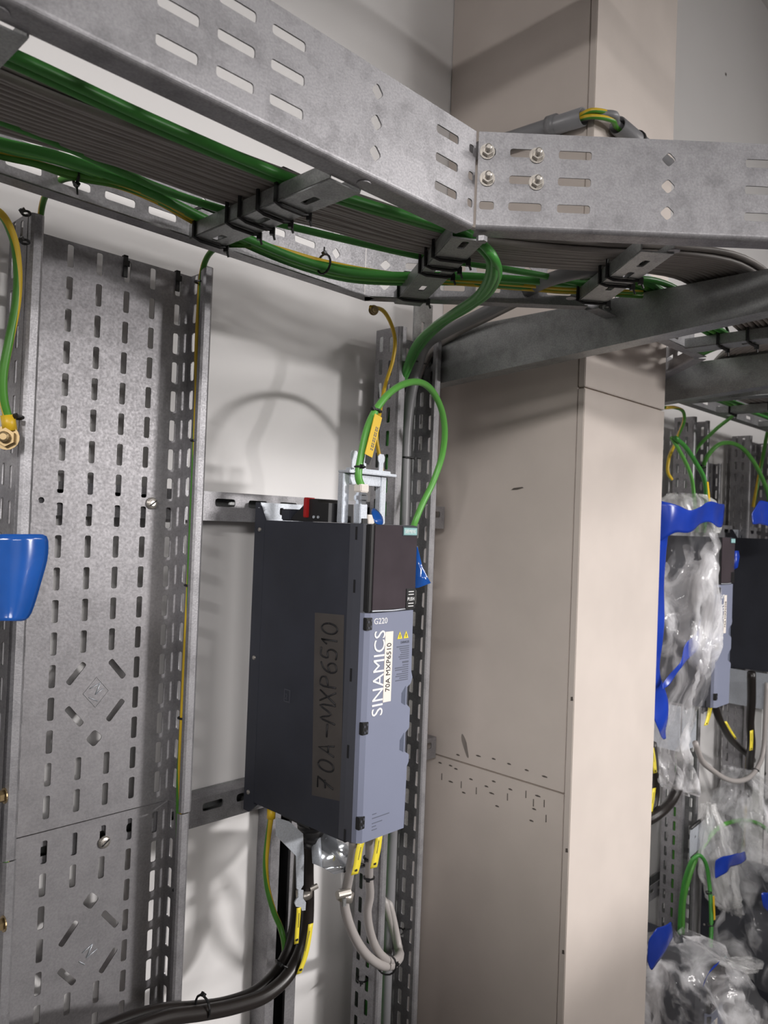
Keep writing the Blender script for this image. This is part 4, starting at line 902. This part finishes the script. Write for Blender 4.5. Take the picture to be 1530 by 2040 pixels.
cable('green_cable', [at(1352, 1880, Y=.93), at(1356, 1800, Y=.92), at(1366, 1745, Y=.90), at(1380, 1712, Y=.88), at(1393, 1704, Y=.87), at(1406, 1720, Y=.86), at(1413, 1760, Y=.85), at(1416, 1800, Y=.84), at(1417, 1850, Y=.83), at(1414, 1915, Y=.82)], .0055, 'green', 'green cable bent over into the lower film bag with a yellow marker', 'cable', FG)
for Y, u0, v0, u1, v1, lab in ((.80, 1409, 960, 1413, 1000, 'yellow marker on the green cable above the upper film bag'), (.83, 1421, 1785, 1423, 1832, 'yellow marker on the green cable above the lower film bag')):
    t = empty('cable_marker', at(u0, v0, Y=Y), lab, 'cable marker')
    a, b = at(u0, v0, Y=Y), at(u1, v1, Y=Y)
    prism('flag', [(0, -.005), ((b - a).length, -.005), ((b - a).length, .005), (0, .005)], 0, .0015, frame(a, b - a, (1, 0, 0)), M['yellow'], t)
    box('flag_foot', b.x - .004, b.x + .004, b.y - .001, b.y + .003, b.z - .012, b.z, M['ink'], t)
tie_ring(at(1412, 1778, Y=.845), (0, 0, 1), .008, 'cable tie above the lower yellow marker', (-1, 0, 0), .004)
tie_ring(at(1416, 1842, Y=.83), (0, 0, 1), .008, 'cable tie below the lower yellow marker', (-1, 0, 0), .004)
tie_ring(at(1400, 930, Y=.94), (.3, 0, 1), .009, 'cable tie at the foot of the high green arch', (-1, 0, 0), .004)
cable('earth_wire', [at(1325, 812, Y=.86), at(1345, 812, Y=.87), at(1362, 822, Y=.88), at(1363, 838, Y=.885), at(1352, 865, Y=.88), at(1342, 890, Y=.87), at(1332, 915, Y=.86), at(1330, 940, Y=.86), at(1338, 955, Y=.86)], .0045, 'yg', 'earth wire hanging beside the column above the upper film bag', 'wire', YG)
cable('earth_wire', [at(1540, 810, Y=.86), at(1527, 870, Y=.88), at(1518, 920, Y=.90), at(1508, 970, Y=.91), at(1500, 1010, Y=.92)], .006, 'yg', 'earth wire slanting down at the right picture edge', 'wire', YG)
cable('earth_wire', [at(1508, 1390, Y=.95), at(1490, 1500, Y=.96), at(1487, 1560, Y=.965), at(1483, 1640, Y=.968), at(1477, 1720, Y=.97), at(1470, 1800, Y=.97)], .006, 'yg', 'earth wire running down the far wide tray', 'wire', YG)
# black cables, tags and grey cable under the far drives
cable('black_cable', [at(1421, 1398, Y=.87), at(1432, 1430, Y=.87), at(1450, 1465, Y=.88), at(1472, 1488, Y=.90), at(1492, 1505, Y=.92), at(1520, 1540, Y=.94)], .0105, 'black_cable', 'black cable slanting right under the far drives', 'cable', BC, 10)
cable('black_cable', [at(1497, 1340, Y=.83), at(1497, 1400, Y=.84), at(1494, 1440, Y=.85), at(1497, 1480, Y=.86), at(1494, 1520, Y=.9), at(1490, 1600, Y=.95)], .0125, 'black_cable', 'black cable hanging straight under the far right drive', 'cable', BC, 10)
cable('black_cable', [at(1357, 1495, Y=.84), at(1358, 1530, Y=.84), at(1351, 1565, Y=.84), at(1337, 1595, Y=.84), at(1315, 1618, Y=.84), at(1290, 1634, Y=.85), at(1260, 1645, Y=.86)], .0135, 'black_cable', 'black cable curving behind the column below the upper film bag', 'cable', BC, 10)
cable('black_cable', [at(1300, 1480, Y=.86), at(1304, 1530, Y=.86), at(1306, 1580, Y=.86), at(1298, 1620, Y=.86), at(1280, 1650, Y=.87)], .010, 'black_cable', 'black cable at the column edge with yellow tags', 'cable', BC, 10)
cable('control_cable', [at(1385, 1480, Y=.78), at(1398, 1515, Y=.79), at(1420, 1535, Y=.80), at(1445, 1551, Y=.81), at(1470, 1556, Y=.82), at(1493, 1548, Y=.83), at(1510, 1528, Y=.84), at(1520, 1500, Y=.85), at(1524, 1440, Y=.85), at(1528, 1360, Y=.85)], .0072, 'silver_cable', 'light grey control cable hanging in a wide loop under the far drives', 'cable', CC, 10)
tie_ring(at(1505, 1534, Y=.838), (.6, 0, .8), .010, 'cable tie on the wide grey cable loop', (1, 0, .3), .008)
for pts, Y, wd, lab in (([(1417, 1390), (1414, 1415), (1410, 1432), (1406, 1445)], .80, .009, 'yellow cable tag under the blue-grey front beyond the column'), ([(1445, 1437), (1455, 1455), (1466, 1472)], .85, .006, 'yellow tag on the slanting far black cable'),
                       ([(1497, 1455), (1497, 1475), (1496, 1495)], .84, .009, 'yellow tag on the straight far black cable'), ([(1299, 1490), (1303, 1515), (1305, 1540)], .85, .007, 'yellow tag at the column edge, upper'), ([(1303, 1570), (1299, 1600), (1295, 1625)], .85, .007, 'yellow tag at the column edge, lower')):
    ytag(pts, Y, wd, lab)
gp = empty('slotted_plate', at(1400, 1655, Y=.90), 'slanted slotted zinc plate above the lower wrapped drives', 'bracket')
a, b = at(1376, 1650, Y=.88), at(1424, 1612, Y=.93)
ex = (b - a); L = ex.length; ey = V((0, 0, 1)) - ex.normalized() * ex.normalized().z
plate('plate', rect(0, -.08, L, 0), [slot(L * (.2 + .2 * k), -.035, .02, .008) for k in range(4)], .002, frame(a, ex, ey), M['galv_bright'], gp)
tube('top_edge', [a, b], .005, M['black'], gp, 6, n=0)
for x, lab in ((2.17, 'nearer'), (2.5, 'middle'), (2.83, 'farther')):
    for y, q in ((.80, 'wall side'), (.70, 'under the grey bundle')): rung_tie(x, y, (0, 1, 0), (1, 0, 0), f'cable tie on the {lab} far ladder rung, {q}')
for y, q in ((.775, 'wall side'), (.725, 'under the grey bundle'), (.65, 'room side')): rung_tie(1.395, y - .24, (0, 1, 0), (1, 0, 0), f'cable tie on the rung in front of the column, {q}')

# crumpled clear film and blue tape
def bag(name, c, rings, label, m='bag', seed=0, amp=.018, n=60, cat='plastic film', group='clear film bags'):
    """loose bag: rings of (z, dx, dy, rx, ry); folds from noise"""
    vs, fs = [], []
    R_ = []
    for i in range(len(rings) - 1):
        for k in range(8):
            t = k / 8; t2 = t * t * (3 - 2 * t); R_.append([a + (b - a) * (t if q == 0 else t2) for q, (a, b) in enumerate(zip(rings[i], rings[i + 1]))])
    R_.append(list(rings[-1]))
    for i, (z, dx, dy, rx, ry) in enumerate(R_):
        for k in range(n):
            a = 2 * math.pi * k / n
            p = V((c[0] + dx + rx * math.cos(a), c[1] + dy + ry * math.sin(a), z))
            q = V((math.cos(a) * 2.2 + seed, math.sin(a) * 2.2, z * 7))
            f = noise.noise(q * 1.3) * amp * 1.6 + (.5 - abs(noise.noise(q * 2.9 + V((5, 0, 0))))) * amp * 1.1
            rr = V((math.cos(a), math.sin(a), .25 * noise.noise(q * 3.1)))
            vs.append(p + rr * f)
    for i in range(len(R_) - 1):
        for k in range(n): fs.append((i * n + k, i * n + (k + 1) % n, (i + 1) * n + (k + 1) % n, (i + 1) * n + k))
    o = link(name, mesh(name, vs, fs), M[m], None, True)
    return tag(o, label, cat, group)
def crumple(name, pts, wd, m, label, cat, seed=0, group=None, across=(0, 0, 1), amp=.012, rows=6):
    P = spline(pts, 4); ac = V(across).normalized(); g = []
    ws = wd if isinstance(wd, (list, tuple)) else [wd, wd]
    for i, p in enumerate(P):
        f = i / (len(P) - 1) * (len(ws) - 1); k = min(int(f), len(ws) - 2); w_ = ws[k] + (ws[k + 1] - ws[k]) * (f - k)
        row = []
        for j in range(rows):
            t = j / (rows - 1) - .5; q = p + ac * w_ * t
            qq = q * 16 + V((seed, seed, 0)); nn = V((noise.noise(qq), noise.noise(qq + V((31.4, 2.7, 0))), noise.noise(qq + V((7.7, 53.1, 9)))))
            row.append(q + nn * amp)
        g.append(row)
    o = sheet(name, g, M[m], None, 1); return tag(o, label, cat, group)
bag('film_bag', (2.0, .86), [(1.66, .02, 0, .035, .04), (1.64, .02, 0, .06, .06), (1.60, .02, -.01, .06, .06), (1.56, .015, -.01, .035, .07)], 'clear film tuft gathered above the upper wrapped drive', 'bag_dense', 3, .016)
bag('film_bag', (1.955, .89), [(1.56, .02, -.02, .055, .09), (1.52, -.01, -.02, .06, .12), (1.45, -.02, -.02, .062, .13), (1.33, -.02, -.02, .06, .13), (1.2, -.03, -.01, .05, .12), (1.1, -.06, .0, .045, .11), (1.0, -.06, .0, .05, .10), (.93, -.03, -.04, .035, .06), (.9, 0, -.06, .01, .03)], 'clear crumpled film hanging over the left side of the drive beyond the column', 'bag', 1, .02)
bag('film_bag', (1.99, .80), [(.50, .05, .05, .02, .03), (.485, .0, .02, .10, .10), (.44, -.02, 0, .13, .13), (.36, 0, -.02, .14, .14), (.26, .01, -.03, .14, .13), (.15, .02, -.02, .12, .12), (-.05, .02, -.02, .11, .12)], 'clear crumpled film bag round the lower drive next to the column', 'bag', 8, .03)
bag('film_bag', (2.03, .74), [(.47, .03, 0, .012, .012), (.455, .06, -.02, .025, .03), (.44, .11, -.03, .03, .03), (.43, .17, -.035, .012, .012)], 'twisted film ear sticking out of the lower bag', 'bag_dense', 15, .010)
bag('film_bag', (2.60, .86), [(.82, -.03, .02, .01, .02), (.76, .02, 0, .07, .08), (.66, .05, -.03, .13, .13), (.55, .04, -.05, .15, .14), (.44, .04, -.05, .14, .13), (.2, .05, -.04, .13, .13)], 'clear crumpled film bag round the lower drive at the right edge', 'bag', 21, .035)
bag('film_bag', (2.28, .86), [(.77, .02, .02, .01, .01), (.70, .02, .01, .03, .03), (.6, .03, 0, .05, .04), (.5, .06, -.01, .035, .04), (.45, .1, -.02, .01, .02)], 'loose pointed film corner hanging under the low green arch', 'bag_dense', 30, .016)
bag('film_bag', (2.76, .82), [(1.68, .03, 0, .03, .03), (1.63, .03, 0, .045, .05), (1.585, .03, -.01, .03, .05), (1.56, .04, -.03, .07, .08), (1.50, .03, -.04, .05, .06), (1.44, .0, -.05, .012, .02)], 'clear film tied round the cables on top of the far right drive', 'bag_dense', 41, .016)
BT = 'blue tape pieces'
crumple('blue_tape', [at(1300, 1040, Y=.80), at(1335, 1035, Y=.77), at(1375, 1035, Y=.755), at(1415, 1020, Y=.75), at(1438, 1030, Y=.76)], [.10, .075, .05, .05, .06], 'blue_tape', 'blue tape band round the top of the upper wrapped drive', 'tape', 2, BT)
crumple('blue_tape', [at(1318, 1040, Y=.79), at(1316, 1150, Y=.80), at(1312, 1300, Y=.81), at(1310, 1400, Y=.81), at(1316, 1440, Y=.81), at(1325, 1475, Y=.81)], [.03, .035, .02, .06, .05, .01], 'blue_tape', 'long blue tape strip running down beside the column edge', 'tape', 5, BT, (1, -.2, 0))
crumple('blue_tape', [at(1396, 1240, Y=.775), at(1390, 1275, Y=.775), at(1362, 1310, Y=.775), at(1345, 1345, Y=.78), at(1322, 1370, Y=.79)], [.03, .06, .06, .035, .012], 'blue_tape', 'blue tape piece slanting across the clear film', 'tape', 9, BT, (.4, 0, .9))
crumple('blue_tape', [at(1292, 1905, Y=.79), at(1312, 1880, Y=.78), at(1338, 1855, Y=.78)], [.08, .09, .05], 'blue_tape', 'blue tape on top of the lower bag beside the column', 'tape', 12, BT, (-.3, 0, .9))
crumple('blue_tape', [at(1404, 1965, Y=.66), at(1418, 1940, Y=.655), at(1428, 1915, Y=.66)], [.02, .035, .03], 'blue_tape', 'small blue tape knot on the front of the lower bag', 'tape', 17, BT, (1, 0, .2))
crumple('blue_tape', [at(1425, 1735, Y=.80), at(1450, 1722, Y=.79), at(1482, 1702, Y=.80)], [.05, .04, .025], 'blue_tape', 'blue tape on top of the lower bag at the right edge', 'tape', 22, BT)
crumple('blue_tape', [at(1498, 1030, Y=.76), at(1520, 1022, Y=.76), at(1545, 1035, Y=.76)], [.03, .07, .07], 'blue_tape', 'blue tape on the film of the far right drive', 'tape', 27, BT)
crumple('blue_tape', [at(1522, 1790, Y=.72), at(1540, 1800, Y=.72)], [.05, .06], 'blue_tape', 'blue tape patch cut by the right picture edge', 'tape', 33, BT)
# unseen cabinets added behind the camera to shade the lower column and wall
def shade_cabinet_row(root, x0, x1, y0, y1, zt, n, face):
    box('body', x0, x1, y0, y1, FZ + .08, zt, M['lamp'], root, .005)
    box('plinth', x0 + .03, x1 - .03, y0 + .03, y1 - .03, FZ, FZ + .08, M['black'], root)
    for k in range(n):
        if face == 'y':
            a_ = x0 + (x1 - x0) * k / n + .008; b_ = x0 + (x1 - x0) * (k + 1) / n - .008
            d = box('door', a_, b_, y1, y1 + .018, FZ + .1, zt - .02, M['wall_upper'], root, .003)
            box('handle', b_ - .06, b_ - .04, y1 + .018, y1 + .045, .75, .95, M['nickel'], d, .003)
        else:
            a_ = y0 + (y1 - y0) * k / n + .008; b_ = y0 + (y1 - y0) * (k + 1) / n - .008
            d = box('door', x1, x1 + .018, a_, b_, FZ + .1, zt - .02, M['wall_upper'], root, .003)
            box('handle', x1 + .018, x1 + .045, b_ - .06, b_ - .04, .75, .95, M['nickel'], d, .003)
bn = empty('shade_cabinet', (2.2, -1.4, FZ), 'unseen row of lower grey cabinets added to block lamp light', 'cabinet')  # added blocker: keeps the low lamp off the column foot
shade_cabinet_row(bn, 1.16, 3.4, -1.65, -1.2, 1.43, 3, 'y')
bn3 = empty('shade_cabinet', (.1, -1.4, FZ), 'unseen taller grey cabinets added to block the aisle fill lamp', 'cabinet')  # added blocker: cuts the low rays of the aisle fill
shade_cabinet_row(bn3, -1.0, 1.14, -1.65, -1.2, 1.68, 3, 'y')
bn2 = empty('shade_cabinet', (-1.2, 0, FZ), 'unseen tall grey cabinets added on the left to shade the column foot', 'cabinet')  # added blocker: its top edge sets where the left lamp stops
shade_cabinet_row(bn2, -1.5, -.92, -.9, .95, 2.03, 3, 'x')
# ladder one level higher, above the picture, following the same plan
l5 = empty('cable_ladder', (.7, .7, 2.47), 'second steel cable ladder one level higher, above the picture', 'cable ladder', 'cable ladder sections')
for p0, p1 in (((-1.2, .551), (.692, .551)), ((-1.2, .862), (.82, .862)), (s2(0), s2(.75)), (s2f(0), s2f(.42))):
    p0 = V((*p0, 0)); p1 = V((*p1, 0))
    plate('side_web', rect(0, 2.48, (p1 - p0).length, 2.545), [], .002, frame(p0, p1 - p0, (0, 0, 1)), M['galv'], l5)
for x in (-.5, 0, .5): box('rung', x - .02, x + .02, .553, .86, 2.482, 2.497, M['galv_dark'], l5)
